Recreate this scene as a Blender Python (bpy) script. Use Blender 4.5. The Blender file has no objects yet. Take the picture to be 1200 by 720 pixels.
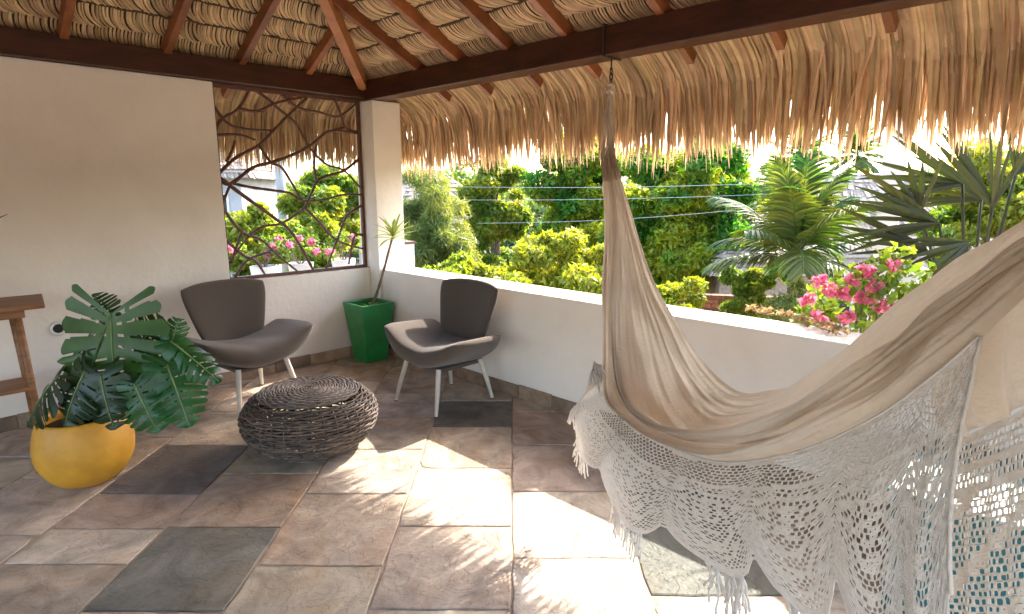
import bpy, bmesh, math, random
import numpy as np
from mathutils import Matrix, Vector
random.seed(7)
RNG = np.random.default_rng(11)
PI = math.pi
SC = bpy.context.scene
COL = SC.collection

# ------------------------------------------------------------------ camera
FPX = 703.0
PITCH = math.atan(137 / 703.0)
HEAD = math.radians(44.4)
CAM = np.array([0, 0, 1.55])
cd = bpy.data.cameras.new('camera')
cd.sensor_width = 36.0
cd.lens = 36.0 * FPX / 1200.0
cd.clip_start = 0.05
cd.clip_end = 2000
co = bpy.data.objects.new('camera', cd)
COL.objects.link(co)
co.location = CAM
co.rotation_euler = (PI / 2 - PITCH, 0, HEAD - PI / 2)
SC.camera = co

# ------------------------------------------------------------------ world, sun, exposure
SUN_ELEV = math.radians(40.0)
SUN_AZ = math.radians(4.0)          # the sun stands towards +X, beyond the parapet
world = bpy.data.worlds.new('World')
SC.world = world
world.use_nodes = True
wn = world.node_tree
bg = wn.nodes['Background']
sky = wn.nodes.new('ShaderNodeTexSky')
sky.sky_type = 'NISHITA'
sky.sun_disc = False
sky.sun_elevation = SUN_ELEV
sky.sun_rotation = PI / 2 - SUN_AZ
sky.air_density = 1.0
sky.dust_density = 3.0
sky.ozone_density = 0.7
wn.links.new(sky.outputs[0], bg.inputs[0])
bg.inputs[1].default_value = 0.15
sl = bpy.data.lights.new('sun', 'SUN')
sl.energy = 2.0
sl.angle = math.radians(0.5)
sl.color = (1.0, 0.93, 0.83)
so = bpy.data.objects.new('sun', sl)
COL.objects.link(so)
sdir = Vector((math.cos(SUN_ELEV) * math.cos(SUN_AZ), math.cos(SUN_ELEV) * math.sin(SUN_AZ), math.sin(SUN_ELEV)))
so.rotation_euler = sdir.to_track_quat('Z', 'Y').to_euler()
so.location = (12, 0, 12)
SC.view_settings.view_transform = 'Standard'
SC.view_settings.look = 'None'
SC.view_settings.gamma = 1.0
SC.view_settings.exposure = 3.02
SC.cycles.max_bounces = 9
SC.cycles.diffuse_bounces = 6
SC.cycles.transparent_max_bounces = 12

# ------------------------------------------------------------------ photo pixel -> direction helpers
fw = np.array([math.cos(HEAD), math.sin(HEAD), 0.0])
rt = np.array([math.sin(HEAD), -math.cos(HEAD), 0.0])
up = np.array([0, 0, 1.0])
cf = fw * math.cos(PITCH) - up * math.sin(PITCH)
cu = fw * math.sin(PITCH) + up * math.cos(PITCH)


def ray(x, y):
    return cf + rt * (x - 600) / FPX - cu * (y - 360) / FPX


def onz(x, y, z=0.0):
    d = ray(x, y)
    return CAM + d * ((z - CAM[2]) / d[2])


def onp(x, y, n, c):
    d = ray(x, y)
    n = np.array(n, float)
    return CAM + d * ((c - n @ CAM) / (n @ d))


def onf(x, y, dist):
    """the point at this forward distance"""
    return onp(x, y, fw, dist)


XN, YN = (1, 0, 0), (0, 1, 0)

# ------------------------------------------------------------------ materials
MATS = {}


def mat(name, col, col2=None, rough=0.7, scale=6.0, detail=6.0, bump=0.0, bscale=None, island=0.0, objvar=0.0,
        transl=0.0, tcol=None, spec=0.4, objcolor=False, metal=0.0, stretch=None, sheen=0.0, coat=0.0, contrast=(0.35, 0.65), hue=0.0):
    m = bpy.data.materials.new(name)
    m.use_nodes = True
    nt = m.node_tree
    N, L = nt.nodes, nt.links
    b = N['Principled BSDF']
    out = N['Material Output']
    b.inputs['Roughness'].default_value = rough
    b.inputs['Specular IOR Level'].default_value = spec
    b.inputs['Metallic'].default_value = metal
    if coat:
        b.inputs['Coat Weight'].default_value = coat
        b.inputs['Coat Roughness'].default_value = 0.15
    if sheen:
        b.inputs['Sheen Weight'].default_value = sheen
    tc = N.new('ShaderNodeTexCoord')
    vec = tc.outputs['Object']
    if stretch:
        mp = N.new('ShaderNodeMapping')
        mp.inputs['Scale'].default_value = stretch
        L.new(vec, mp.inputs[0])
        vec = mp.outputs[0]
    nz = N.new('ShaderNodeTexNoise')
    nz.inputs['Scale'].default_value = scale
    nz.inputs['Detail'].default_value = detail
    nz.inputs['Roughness'].default_value = 0.62
    L.new(vec, nz.inputs['Vector'])
    mr = N.new('ShaderNodeMapRange')
    mr.inputs[1].default_value, mr.inputs[2].default_value = contrast
    L.new(nz.outputs[0], mr.inputs[0])
    mix = N.new('ShaderNodeMix')
    mix.data_type = 'RGBA'
    mix.inputs['A'].default_value = (*col, 1)
    c2 = col2 if col2 else tuple(c * 0.8 for c in col)
    mix.inputs['B'].default_value = (*c2, 1)
    L.new(mr.outputs[0], mix.inputs['Factor'])
    res = mix.outputs['Result']
    if objcolor:
        oi = N.new('ShaderNodeObjectInfo')
        mm = N.new('ShaderNodeMix')
        mm.data_type = 'RGBA'
        mm.blend_type = 'MULTIPLY'
        mm.inputs['Factor'].default_value = 1
        L.new(res, mm.inputs['A'])
        L.new(oi.outputs['Color'], mm.inputs['B'])
        res = mm.outputs['Result']
    if island or objvar or hue:
        hs = N.new('ShaderNodeHueSaturation')
        L.new(res, hs.inputs['Color'])
        if island or hue:
            g = N.new('ShaderNodeNewGeometry')
            src = g.outputs['Random Per Island']
            amt = island
        else:
            g = N.new('ShaderNodeObjectInfo')
            src = g.outputs['Random']
            amt = objvar
        if amt:
            r = N.new('ShaderNodeMapRange')
            r.inputs[3].default_value, r.inputs[4].default_value = 1 - amt, 1 + amt
            L.new(src, r.inputs[0])
            L.new(r.outputs[0], hs.inputs['Value'])
        if hue:
            wn_ = N.new('ShaderNodeTexWhiteNoise')
            wn_.noise_dimensions = '1D'
            L.new(src, wn_.inputs['W'])
            r2 = N.new('ShaderNodeMapRange')
            r2.inputs[3].default_value, r2.inputs[4].default_value = 0.5 - hue, 0.5 + hue
            L.new(wn_.outputs['Value'], r2.inputs[0])
            L.new(r2.outputs[0], hs.inputs['Hue'])
        res = hs.outputs[0]
    L.new(res, b.inputs['Base Color'])
    if bump:
        nb = N.new('ShaderNodeTexNoise')
        nb.inputs['Scale'].default_value = bscale or scale * 4
        nb.inputs['Detail'].default_value = 8
        L.new(vec, nb.inputs['Vector'])
        bp = N.new('ShaderNodeBump')
        bp.inputs['Strength'].default_value = bump
        bp.inputs['Distance'].default_value = 0.02
        L.new(nb.outputs[0], bp.inputs['Height'])
        L.new(bp.outputs[0], b.inputs['Normal'])
    if transl:
        t = N.new('ShaderNodeBsdfTranslucent')
        if tcol:
            tm = N.new('ShaderNodeMix')
            tm.data_type = 'RGBA'
            tm.blend_type = 'MULTIPLY'
            tm.inputs['Factor'].default_value = 1
            tm.inputs['B'].default_value = (*tcol, 1)
            L.new(res, tm.inputs['A'])
            L.new(tm.outputs['Result'], t.inputs[0])
        else:
            L.new(res, t.inputs[0])
        ms = N.new('ShaderNodeMixShader')
        ms.inputs[0].default_value = transl
        L.new(b.outputs[0], ms.inputs[1])
        L.new(t.outputs[0], ms.inputs[2])
        L.new(ms.outputs[0], out.inputs[0])
    MATS[name] = m
    return m


def slate_material():
    """rough split sandstone, tinted per slab"""
    m = mat('floor_stone', (0.42, 0.41, 0.40), (0.90, 0.88, 0.86), rough=0.62, scale=4.2, detail=11, objcolor=True, spec=0.35, contrast=(0.33, 0.67))
    nt = m.node_tree
    N, L = nt.nodes, nt.links
    b = N['Principled BSDF']
    tc = N.new('ShaderNodeTexCoord')
    oi = N.new('ShaderNodeObjectInfo')
    add = N.new('ShaderNodeVectorMath')
    add.operation = 'MULTIPLY_ADD'
    L.new(oi.outputs['Random'], add.inputs[0])
    add.inputs[1].default_value = (37, 53, 11)
    L.new(tc.outputs['Object'], add.inputs[2])
    n1 = N.new('ShaderNodeTexNoise')
    n1.inputs['Scale'].default_value = 5.5
    n1.inputs['Detail'].default_value = 10
    n1.inputs['Roughness'].default_value = 0.6
    n1.inputs['Distortion'].default_value = 0.8
    L.new(add.outputs[0], n1.inputs[0])
    # split-face ledges: quantised noise
    q = N.new('ShaderNodeMath')
    q.operation = 'MULTIPLY'
    q.inputs[1].default_value = 9
    L.new(n1.outputs[0], q.inputs[0])
    fl = N.new('ShaderNodeMath')
    fl.operation = 'FLOOR'
    L.new(q.outputs[0], fl.inputs[0])
    fr = N.new('ShaderNodeMath')
    fr.operation = 'FRACT'
    L.new(q.outputs[0], fr.inputs[0])
    sm = N.new('ShaderNodeMapRange')
    sm.interpolation_type = 'SMOOTHSTEP'
    sm.inputs[1].default_value, sm.inputs[2].default_value = 0.0, 0.16
    L.new(fr.outputs[0], sm.inputs[0])
    st = N.new('ShaderNodeMath')
    st.operation = 'ADD'
    L.new(fl.outputs[0], st.inputs[0])
    L.new(sm.outputs[0], st.inputs[1])
    for nd in list(N):
        if nd.type == 'TEX_NOISE' and nd != n1:
            nd.inputs['Distortion'].default_value = 1.1
            L.new(add.outputs[0], nd.inputs['Vector'])
    n2 = N.new('ShaderNodeTexNoise')
    n2.inputs['Scale'].default_value = 40
    n2.inputs['Detail'].default_value = 8
    L.new(add.outputs[0], n2.inputs[0])
    b1 = N.new('ShaderNodeBump')
    b1.inputs['Strength'].default_value = 0.55
    b1.inputs['Distance'].default_value = 0.006
    L.new(st.outputs[0], b1.inputs['Height'])
    b2 = N.new('ShaderNodeBump')
    b2.inputs['Strength'].default_value = 0.7
    b2.inputs['Distance'].default_value = 0.006
    L.new(n2.outputs[0], b2.inputs['Height'])
    L.new(b1.outputs[0], b2.inputs['Normal'])
    L.new(b2.outputs[0], b.inputs['Normal'])
    # rusty and pale mineral blotches on top of the slab colour
    n3 = N.new('ShaderNodeTexNoise')
    n3.inputs['Scale'].default_value = 2.1
    n3.inputs['Detail'].default_value = 7
    n3.inputs['Distortion'].default_value = 1.4
    L.new(add.outputs[0], n3.inputs[0])
    r3 = N.new('ShaderNodeMapRange')
    r3.inputs[1].default_value, r3.inputs[2].default_value = 0.46, 0.66
    r3.inputs[4].default_value = 0.55
    L.new(n3.outputs[0], r3.inputs[0])
    old = b.inputs['Base Color'].links[0].from_socket
    mx = N.new('ShaderNodeMix')
    mx.data_type = 'RGBA'
    mx.blend_type = 'MULTIPLY'
    mx.inputs['B'].default_value = (0.95, 0.76, 0.58, 1)
    L.new(r3.outputs[0], mx.inputs['Factor'])
    L.new(old, mx.inputs['A'])
    # dark ledge lines
    ln = N.new('ShaderNodeMapRange')
    ln.inputs[1].default_value, ln.inputs[2].default_value = 0.0, 0.1
    ln.inputs[3].default_value, ln.inputs[4].default_value = 0.5, 1.0
    L.new(fr.outputs[0], ln.inputs[0])
    mx2 = N.new('ShaderNodeMix')
    mx2.data_type = 'RGBA'
    mx2.blend_type = 'MULTIPLY'
    mx2.inputs['Factor'].default_value = 0.6
    L.new(mx.outputs['Result'], mx2.inputs['A'])
    L.new(ln.outputs[0], mx2.inputs['B'])
    L.new(mx2.outputs['Result'], b.inputs['Base Color'])
    return m


M_STONE = slate_material()
M_GROUT = mat('grout', (0.42, 0.33, 0.25), (0.30, 0.23, 0.17), rough=0.9, scale=12, bump=0.4)
M_PLASTER = mat('white_plaster', (0.78, 0.70, 0.62), (0.70, 0.615, 0.535), rough=0.85, scale=1.3, detail=9, bump=0.25, bscale=22, spec=0.2)
M_SKIRT = mat('skirting_stone', (0.34, 0.23, 0.15), (0.20, 0.13, 0.085), rough=0.7, scale=9, bump=0.5, objvar=0.4)
M_BEAM = mat('varnished_beam', (0.062, 0.017, 0.008), (0.030, 0.009, 0.005), rough=0.34, scale=5, stretch=(1, 1, 6), spec=0.5, bump=0.1, bscale=30)
M_RAFTER = mat('varnished_rafter', (0.27, 0.088, 0.027), (0.16, 0.048, 0.015), rough=0.38, scale=7, spec=0.5, objvar=0.2, bump=0.1, bscale=40)
M_HIP = mat('sunlit_hip_varnish', (0.42, 0.155, 0.045), (0.30, 0.10, 0.03), rough=0.4, scale=7, spec=0.5, bump=0.1, bscale=40)  # rafter varnish brightened: reflected sunlight on the hip is painted into its colour
M_THATCH = mat('palm_thatch', (0.70, 0.50, 0.30), (0.55, 0.37, 0.20), rough=0.75, scale=9, island=0.32, hue=0.012, transl=0.12, spec=0.25, stretch=(1, 1, 1))
M_FRINGE = mat('hanging_thatch', (0.62, 0.435, 0.255), (0.47, 0.31, 0.165), rough=0.75, scale=5, island=0.4, hue=0.014, transl=0.3, spec=0.25)
M_THATCHDARK = mat('thatch_core', (0.12, 0.07, 0.035), (0.05, 0.03, 0.015), rough=0.9, scale=20, bump=0.5)
M_KNOT = mat('thatch_binding', (0.13, 0.075, 0.035), (0.05, 0.03, 0.016), rough=0.8, scale=30)
M_IRON = mat('rust_brown_iron', (0.14, 0.056, 0.034), (0.08, 0.034, 0.022), rough=0.5, scale=18, bump=0.4, bscale=60, spec=0.4)
M_BLACKIRON = mat('black_iron', (0.02, 0.018, 0.017), rough=0.5, scale=20, spec=0.5)
M_FABRIC = mat('taupe_fabric', (0.098, 0.074, 0.058), (0.068, 0.051, 0.040), rough=0.95, scale=240, detail=2, bump=0.35, bscale=420, sheen=0.25, spec=0.1)
M_LEG = mat('pale_leg', (0.60, 0.55, 0.48), (0.50, 0.45, 0.38), rough=0.45, scale=20, spec=0.4)
M_YELLOW = mat('mustard_glaze', (0.62, 0.30, 0.028), (0.47, 0.215, 0.020), rough=0.5, scale=7, detail=10, bump=0.06, bscale=30, spec=0.4)
M_SOIL = mat('soil', (0.045, 0.03, 0.02), (0.02, 0.013, 0.01), rough=0.95, scale=30, bump=1.0, bscale=60)
M_GREENPOT = mat('green_glaze', (0.014, 0.23, 0.058), (0.010, 0.155, 0.038), rough=0.32, scale=9, detail=10, spec=0.5, bump=0.05, bscale=40, coat=0.3)
M_WICKER = mat('dark_wicker', (0.125, 0.088, 0.064), (0.045, 0.031, 0.023), rough=0.6, scale=26, island=0.45, spec=0.4)
M_WICKERTOP = mat('pale_wicker', (0.19, 0.145, 0.11), (0.10, 0.075, 0.056), rough=0.6, scale=30, island=0.25, spec=0.4)
M_MONSTERA = mat('monstera_leaf', (0.022, 0.072, 0.014), (0.011, 0.042, 0.009), rough=0.4, scale=7, objcolor=True, transl=0.14, spec=0.5, tcol=(1.5, 1.7, 0.6))
M_RIB = mat('leaf_rib', (0.16, 0.24, 0.07), rough=0.5, scale=9)
M_STEM = mat('plant_stem', (0.06, 0.10, 0.03), rough=0.5, scale=9)
M_DRACAENA = mat('dracaena_leaf', (0.42, 0.44, 0.09), (0.16, 0.25, 0.05), rough=0.45, scale=16, objvar=0.35, transl=0.3)
M_BARK = mat('grey_bark', (0.20, 0.155, 0.115), (0.09, 0.065, 0.048), rough=0.9, scale=14, bump=0.6, stretch=(1, 1, 0.3))
M_WOOD = mat('oiled_wood', (0.30, 0.135, 0.055), (0.17, 0.07, 0.028), rough=0.5, scale=4, stretch=(1, 8, 8), bump=0.1)
M_CLOTH = mat('raw_cotton', (0.64, 0.545, 0.45), (0.56, 0.47, 0.38), rough=0.95, scale=3, bump=0.45, bscale=55, transl=0.40, spec=0.05)
M_LACE = mat('crochet_cotton', (0.90, 0.85, 0.79), (0.82, 0.76, 0.69), rough=0.95, scale=60, transl=0.34, spec=0.05, bump=0.5, bscale=300)
M_ROPE = mat('cotton_rope', (0.66, 0.55, 0.43), (0.5, 0.4, 0.3), rough=0.95, scale=40, bump=0.5, bscale=200)
M_SOCKET = mat('socket_plastic', (0.72, 0.70, 0.66), rough=0.5, scale=9)
M_DARKHOLE = mat('dark_rubber', (0.02, 0.018, 0.016), rough=0.7, scale=9)


def leafmat(name, c1, c2, transl=0.38, island=0.45, hue=0.022, rough=0.5):
    return mat(name, c1, c2, rough=rough, scale=0.75, contrast=(0.42, 0.58), island=island, hue=hue, transl=transl, spec=0.4, tcol=(2.5, 2.1, 0.6))


M_MANGO = leafmat('mango_leaf', (0.045, 0.165, 0.020), (0.24, 0.29, 0.028), transl=0.5)
M_OLIVEL = leafmat('light_tree_leaf', (0.11, 0.19, 0.025), (0.20, 0.24, 0.034), transl=0.42)
M_FEATHER = leafmat('feathery_leaf', (0.20, 0.235, 0.075), (0.13, 0.18, 0.05), transl=0.35)
M_CROTON = leafmat('yellow_shrub_leaf', (0.22, 0.26, 0.024), (0.13, 0.21, 0.024), transl=0.40)
M_FARLEAF = leafmat('far_leaf', (0.055, 0.12, 0.035), (0.10, 0.15, 0.04), transl=0.3)
M_PALM = leafmat('coconut_leaf', (0.030, 0.095, 0.016), (0.10, 0.125, 0.022), transl=0.3)
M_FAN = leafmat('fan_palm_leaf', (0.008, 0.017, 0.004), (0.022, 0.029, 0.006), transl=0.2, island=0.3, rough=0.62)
M_BOUGLEAF = leafmat('bougainvillea_leaf', (0.16, 0.24, 0.03), (0.08, 0.15, 0.03), transl=0.4)
M_PINK = mat('pink_bract', (0.80, 0.17, 0.33), (0.72, 0.24, 0.36), rough=0.6, scale=8, island=0.3, transl=0.4)
M_DRY = mat('dry_leaf', (0.42, 0.30, 0.14), (0.25, 0.16, 0.07), rough=0.8, scale=10, island=0.4, transl=0.3)
M_ROOFTHATCH = mat('weathered_thatch', (0.44, 0.35, 0.285), (0.27, 0.21, 0.165), rough=0.9, scale=12, island=0.3, bump=0.6)
M_BRICK = mat('red_brick', (0.27, 0.105, 0.052), (0.17, 0.062, 0.032), rough=0.85, scale=12, objvar=0.35, bump=0.4)
M_MORTAR = mat('mortar', (0.12, 0.085, 0.06), rough=0.95, scale=20)
M_CONCRETE = mat('pole_concrete', (0.60, 0.52, 0.48), (0.5, 0.43, 0.39), rough=0.85, scale=5, bump=0.2)
M_GREYWALL = mat('grey_render', (0.42, 0.42, 0.43), (0.34, 0.34, 0.35), rough=0.9, scale=2)
M_WIRE = mat('pale_cable', (0.55, 0.55, 0.55), rough=0.5, scale=9)
M_GROUND = mat('garden_earth', (0.10, 0.105, 0.035), (0.17, 0.125, 0.07), rough=0.95, scale=0.35, bump=0.4)
M_PALEBLUE = mat('pale_blue_paint', (0.55, 0.62, 0.68), rough=0.5, scale=4)
M_WINDOW = mat('dark_glass', (0.02, 0.03, 0.035), rough=0.1, scale=2, spec=0.6)
M_TEAL = mat('teal_paint', (0.015, 0.11, 0.115), (0.01, 0.08, 0.085), rough=0.5, scale=3)


# ------------------------------------------------------------------ mesh helpers
def link(name, me, material, parent=None, smooth=False):
    o = bpy.data.objects.new(name, me)
    COL.objects.link(o)
    if material is not None and len(me.materials) == 0:
        me.materials.append(material)
    if smooth:
        me.polygons.foreach_set('use_smooth', [True] * len(me.polygons))
    if parent is not None:
        o.parent = parent
        if parent.type == 'EMPTY' and not parent.get('_local'):
            o.matrix_parent_inverse = Matrix.Translation(-Vector(parent.location))
    return o


def mesh_np(name, V, Fq):
    """fast mesh from arrays (all faces of the same size)"""
    V = np.asarray(V, np.float32)
    Fq = np.asarray(Fq, np.int32)
    k = Fq.shape[1]
    me = bpy.data.meshes.new(name)
    me.vertices.add(len(V))
    me.vertices.foreach_set('co', V.ravel())
    me.loops.add(Fq.size)
    me.loops.foreach_set('vertex_index', Fq.ravel())
    me.polygons.add(len(Fq))
    me.polygons.foreach_set('loop_start', np.arange(0, Fq.size, k, dtype=np.int32))
    me.polygons.foreach_set('loop_total', np.full(len(Fq), k, dtype=np.int32))
    me.update(calc_edges=True)
    return me


class MB:
    def __init__(self):
        self.v, self.f = [], []

    def add(self, vs, fs):
        o = len(self.v)
        self.v += [tuple(map(float, p)) for p in vs]
        self.f += [tuple(i + o for i in f) for f in fs]

    def box(self, x0, x1, y0, y1, z0, z1):
        self.add([(x0, y0, z0), (x1, y0, z0), (x1, y1, z0), (x0, y1, z0), (x0, y0, z1), (x1, y0, z1), (x1, y1, z1), (x0, y1, z1)],
                 [(3, 2, 1, 0), (4, 5, 6, 7), (0, 1, 5, 4), (1, 2, 6, 5), (2, 3, 7, 6), (3, 0, 4, 7)])

    def hexa(self, p):
        """eight corners: bottom ring then top ring"""
        self.add(p, [(3, 2, 1, 0), (4, 5, 6, 7), (0, 1, 5, 4), (1, 2, 6, 5), (2, 3, 7, 6), (3, 0, 4, 7)])

    def bar(self, a, b, w, h, upv=(0, 0, 1), taper=1.0):
        a, b = np.array(a, float), np.array(b, float)
        d = b - a
        d /= np.linalg.norm(d)
        s = np.cross(d, np.array(upv, float))
        s /= np.linalg.norm(s)
        u = np.cross(s, d)
        ps = []
        for c, k in ((a, 1.0), (b, taper)):
            for i, j in ((-1, -1), (1, -1), (1, 1), (-1, 1)):
                ps.append(c + s * i * w * k / 2 + u * j * h * k / 2)
        self.hexa(ps)

    def tube(self, pts, rad, n=6, closed=False, cap=True):
        P = np.array(pts, float)
        m = len(P)
        R = np.full(m, rad) if np.isscalar(rad) else np.array(rad, float)
        if closed:
            T = np.roll(P, -1, 0) - np.roll(P, 1, 0)
        else:
            T = np.gradient(P, axis=0)
        T /= np.linalg.norm(T, axis=1)[:, None] + 1e-12
        ref = np.array([0, 0, 1.0]) if abs(T[0][2]) < 0.9 else np.array([1.0, 0, 0])
        s = np.cross(T[0], ref)
        s /= np.linalg.norm(s)
        o = len(self.v)
        ang = np.arange(n) * 2 * PI / n
        for i in range(m):
            s = s - T[i] * (s @ T[i])
            s /= np.linalg.norm(s) + 1e-12
            u = np.cross(T[i], s)
            ring = P[i] + R[i] * (np.cos(ang)[:, None] * s + np.sin(ang)[:, None] * u)
            self.v += [tuple(q) for q in ring.tolist()]
        for i in range(m if closed else m - 1):
            a, b = o + i * n, o + ((i + 1) % m) * n
            for j in range(n):
                k = (j + 1) % n
                self.f.append((a + j, a + k, b + k, b + j))
        if cap and not closed:
            self.f.append(tuple(o + j for j in reversed(range(n))))
            self.f.append(tuple(o + (m - 1) * n + j for j in range(n)))

    def lathe(self, prof, c=(0, 0, 0), n=48):
        """prof: (r,z) list"""
        o = len(self.v)
        for r, z in prof:
            for j in range(n):
                a = 2 * PI * j / n
                self.v.append((c[0] + r * math.cos(a), c[1] + r * math.sin(a), c[2] + z))
        for i in range(len(prof) - 1):
            for j in range(n):
                k = (j + 1) % n
                self.f.append((o + i * n + j, o + i * n + k, o + (i + 1) * n + k, o + (i + 1) * n + j))

    def strip(self, centre, width, side, keel=0.0, nrm=None):
        """flat or keeled blade along a centre line; side/nrm per point"""
        o = len(self.v)
        m = len(centre)
        for i in range(m):
            c, s = np.array(centre[i]), np.array(side[i])
            w = width[i] / 2
            self.v.append(tuple(c - s * w))
            self.v.append(tuple(c + (np.array(nrm[i]) * keel * w if nrm is not None else 0)))
            self.v.append(tuple(c + s * w))
        for i in range(m - 1):
            a, b = o + 3 * i, o + 3 * i + 3
            self.f.append((a, a + 1, b + 1, b))
            self.f.append((a + 1, a + 2, b + 2, b + 1))

    def build(self, name, material, parent=None, smooth=False, bevel=0.0):
        me = bpy.data.meshes.new(name)
        me.from_pydata(self.v, [], self.f)
        me.validate()
        o = link(name, me, material, parent, smooth)
        if bevel:
            b = o.modifiers.new('bevel', 'BEVEL')
            b.width = bevel
            b.segments = 2
            b.limit_method = 'ANGLE'
        return o


def tag(o, label, cat, group=None):
    o['label'] = label
    o['category'] = cat
    if group:
        o['group'] = group
    return o


def thing(name, label, cat, loc, group=None, local=False):
    o = bpy.data.objects.new(name, None)
    COL.objects.link(o)
    o.location = loc
    o.empty_display_size = 0.1
    if local:
        o['_local'] = 1
    return tag(o, label, cat, group)


def structure(o):
    o['kind'] = 'structure'
    return o


def stuff(o):
    o['kind'] = 'stuff'
    return o


def catmull(P, n):
    P = np.array(P, float)
    m = len(P)
    Q = np.vstack([2 * P[0] - P[1], P, 2 * P[-1] - P[-2]])
    out = []
    for t in np.linspace(0, m - 1, n):
        i = min(int(t), m - 2)
        f = t - i
        a, b, c, d = Q[i], Q[i + 1], Q[i + 2], Q[i + 3]
        out.append(0.5 * (2 * b + (c - a) * f + (2 * a - 5 * b + 4 * c - d) * f * f + (3 * b - a - 3 * c + d) * f ** 3))
    return np.array(out)


# ================================================================== SETTING
WX, WY = 3.15, 4.95            # inner faces of the parapet and of the house wall
GZ = -3.0                      # garden level, the terrace is one storey up

mb = MB()
mb.box(-700, 700, -700, 700, GZ - 0.5, GZ)
structure(mb.build('ground', M_GROUND))
mb = MB()
mb.box(-9.2, 3.47, -7.2, 5.17, GZ + 0.004, -0.03)
structure(mb.build('terrace_base', M_PLASTER))

# ---- floor: grout bed with one object per slab, laid square to the view direction (45 degrees to the walls)
mb = MB()
mb.box(-9.1, WX - 0.002, -7.1, WY - 0.002, -0.028, -0.006)
floor = structure(mb.build('floor', M_GROUT))

TAN = (0.58, 0.475, 0.385)
BROWN = (0.50, 0.40, 0.315)
PALE = (0.68, 0.575, 0.475)
GREY = (0.52, 0.44, 0.36)
DARK = (0.19, 0.175, 0.155)
DARKB = (0.235, 0.22, 0.19)
GREENISH = (0.15, 0.16, 0.13)
colj = [round(-2.70 + 0.54 * i, 3) for i in range(-8, 12)]
known = {   # column start -> joints along the view direction, with slab colours
    -2.70: ([1.6, 2.02, 2.50, 3.05, 3.6, 4.1, 4.6, 5.1], [PALE, GREY, PALE, BROWN, BROWN, BROWN, BROWN]),
    -2.16: ([1.4, 1.75, 2.28, 2.55, 2.88, 3.48, 4.05, 4.6, 5.2], [TAN, GREY, PALE, BROWN, DARK, TAN, PALE, TAN]),
    -1.62: ([1.4, 1.99, 2.56, 3.10, 3.62, 4.2, 4.75, 5.3], [TAN, DARKB, BROWN, BROWN, GREY, PALE, TAN]),
    -1.08: ([1.3, 1.70, 2.27, 2.88, 3.42, 3.95, 4.45, 5.0, 5.6], [TAN, GREY, TAN, GREY, BROWN, TAN, BROWN, TAN]),
    -0.54: ([1.3, 2.00, 2.57, 3.17, 3.78, 4.28, 4.9, 5.5, 5.9], [PALE, GREY, PALE, TAN, DARK, BROWN, BROWN, TAN]),
    0.0: ([1.3, 1.80, 2.32, 2.90, 3.48, 4.05, 4.6, 5.2], [PALE, PALE, PALE, BROWN, BROWN, BROWN, BROWN]),
    0.54: ([1.2, 1.62, 2.08, 2.92, 3.50, 4.1, 4.7], [PALE, PALE, GREENISH, GREY, BROWN, BROWN]),
}


def clip_poly(poly, axis, val, keep_less):
    out = []
    for i in range(len(poly)):
        a, b = poly[i], poly[(i + 1) % len(poly)]
        ia = (a[axis] <= val) if keep_less else (a[axis] >= val)
        ib = (b[axis] <= val) if keep_less else (b[axis] >= val)
        if ia:
            out.append(a)
        if ia != ib:
            t = (val - a[axis]) / (b[axis] - a[axis])
            out.append((a[0] + (b[0] - a[0]) * t, a[1] + (b[1] - a[1]) * t))
    return out


def slab(r0, r1, d0, d1, colr, rnd):
    g = 0.0042
    r0, r1, d0, d1 = r0 + g * rnd.uniform(.6, 1.5), r1 - g * rnd.uniform(.6, 1.5), d0 + g * rnd.uniform(.6, 1.6), d1 - g * rnd.uniform(.6, 1.6)
    poly = []
    cs = [(r0, d0), (r1, d0), (r1, d1), (r0, d1)]
    cut = rnd.randrange(4) if rnd.random() < 0.35 else -1
    for i in range(4):
        a, b = cs[i], cs[(i + 1) % 4]
        n = 7
        for k in range(n):
            t = k / n
            j = 0.0045 if 0 < k else 0.003
            p = [a[0] + (b[0] - a[0]) * t + rnd.uniform(-j, j), a[1] + (b[1] - a[1]) * t + rnd.uniform(-j, j)]
            if k == 0:                                  # worn corners
                c = ((r0 + r1) / 2, (d0 + d1) / 2)
                q = 0.07 if i == cut else rnd.uniform(0.0, 0.018)
                p = [p[0] + (c[0] - p[0]) * q, p[1] + (c[1] - p[1]) * q]
            poly.append(tuple(p))
    W = [tuple((rt * p[0] + fw * p[1])[:2]) for p in poly]
    for ax, val, less in ((0, WX - 0.004, True), (1, WY - 0.004, True), (0, -9.05, False), (1, -7.05, False)):
        W = clip_poly(W, ax, val, less)
        if len(W) < 3:
            return
    cx = sum(p[0] for p in W) / len(W)
    cy = sum(p[1] for p in W) / len(W)
    if max(math.hypot(p[0] - cx, p[1] - cy) for p in W) < 0.06:
        return
    if (cx * fw[0] + cy * fw[1]) < 0.5:
        return
    dz = rnd.uniform(-0.0015, 0.0025)
    m = MB()
    n = len(W)
    top = [(p[0] - cx, p[1] - cy, dz - 0.003) for p in W]
    ins = [((p[0] - cx) * 0.985, (p[1] - cy) * 0.985, dz) for p in W]
    bot = [(p[0] - cx, p[1] - cy, -0.02) for p in W]
    m.add(bot + top + ins, [tuple(range(2 * n, 3 * n))] + [(i, (i + 1) % n, n + (i + 1) % n, n + i) for i in range(n)] + [(n + i, n + (i + 1) % n, 2 * n + (i + 1) % n, 2 * n + i) for i in range(n)])
    o = m.build('stone_slab', M_STONE, floor)
    o.location = (cx, cy, 0)
    k = rnd.uniform(1.0, 1.15)
    o.color = (colr[0] * k, colr[1] * k * rnd.uniform(0.97, 1.03), colr[2] * k * rnd.uniform(0.94, 1.06), 1)


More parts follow.
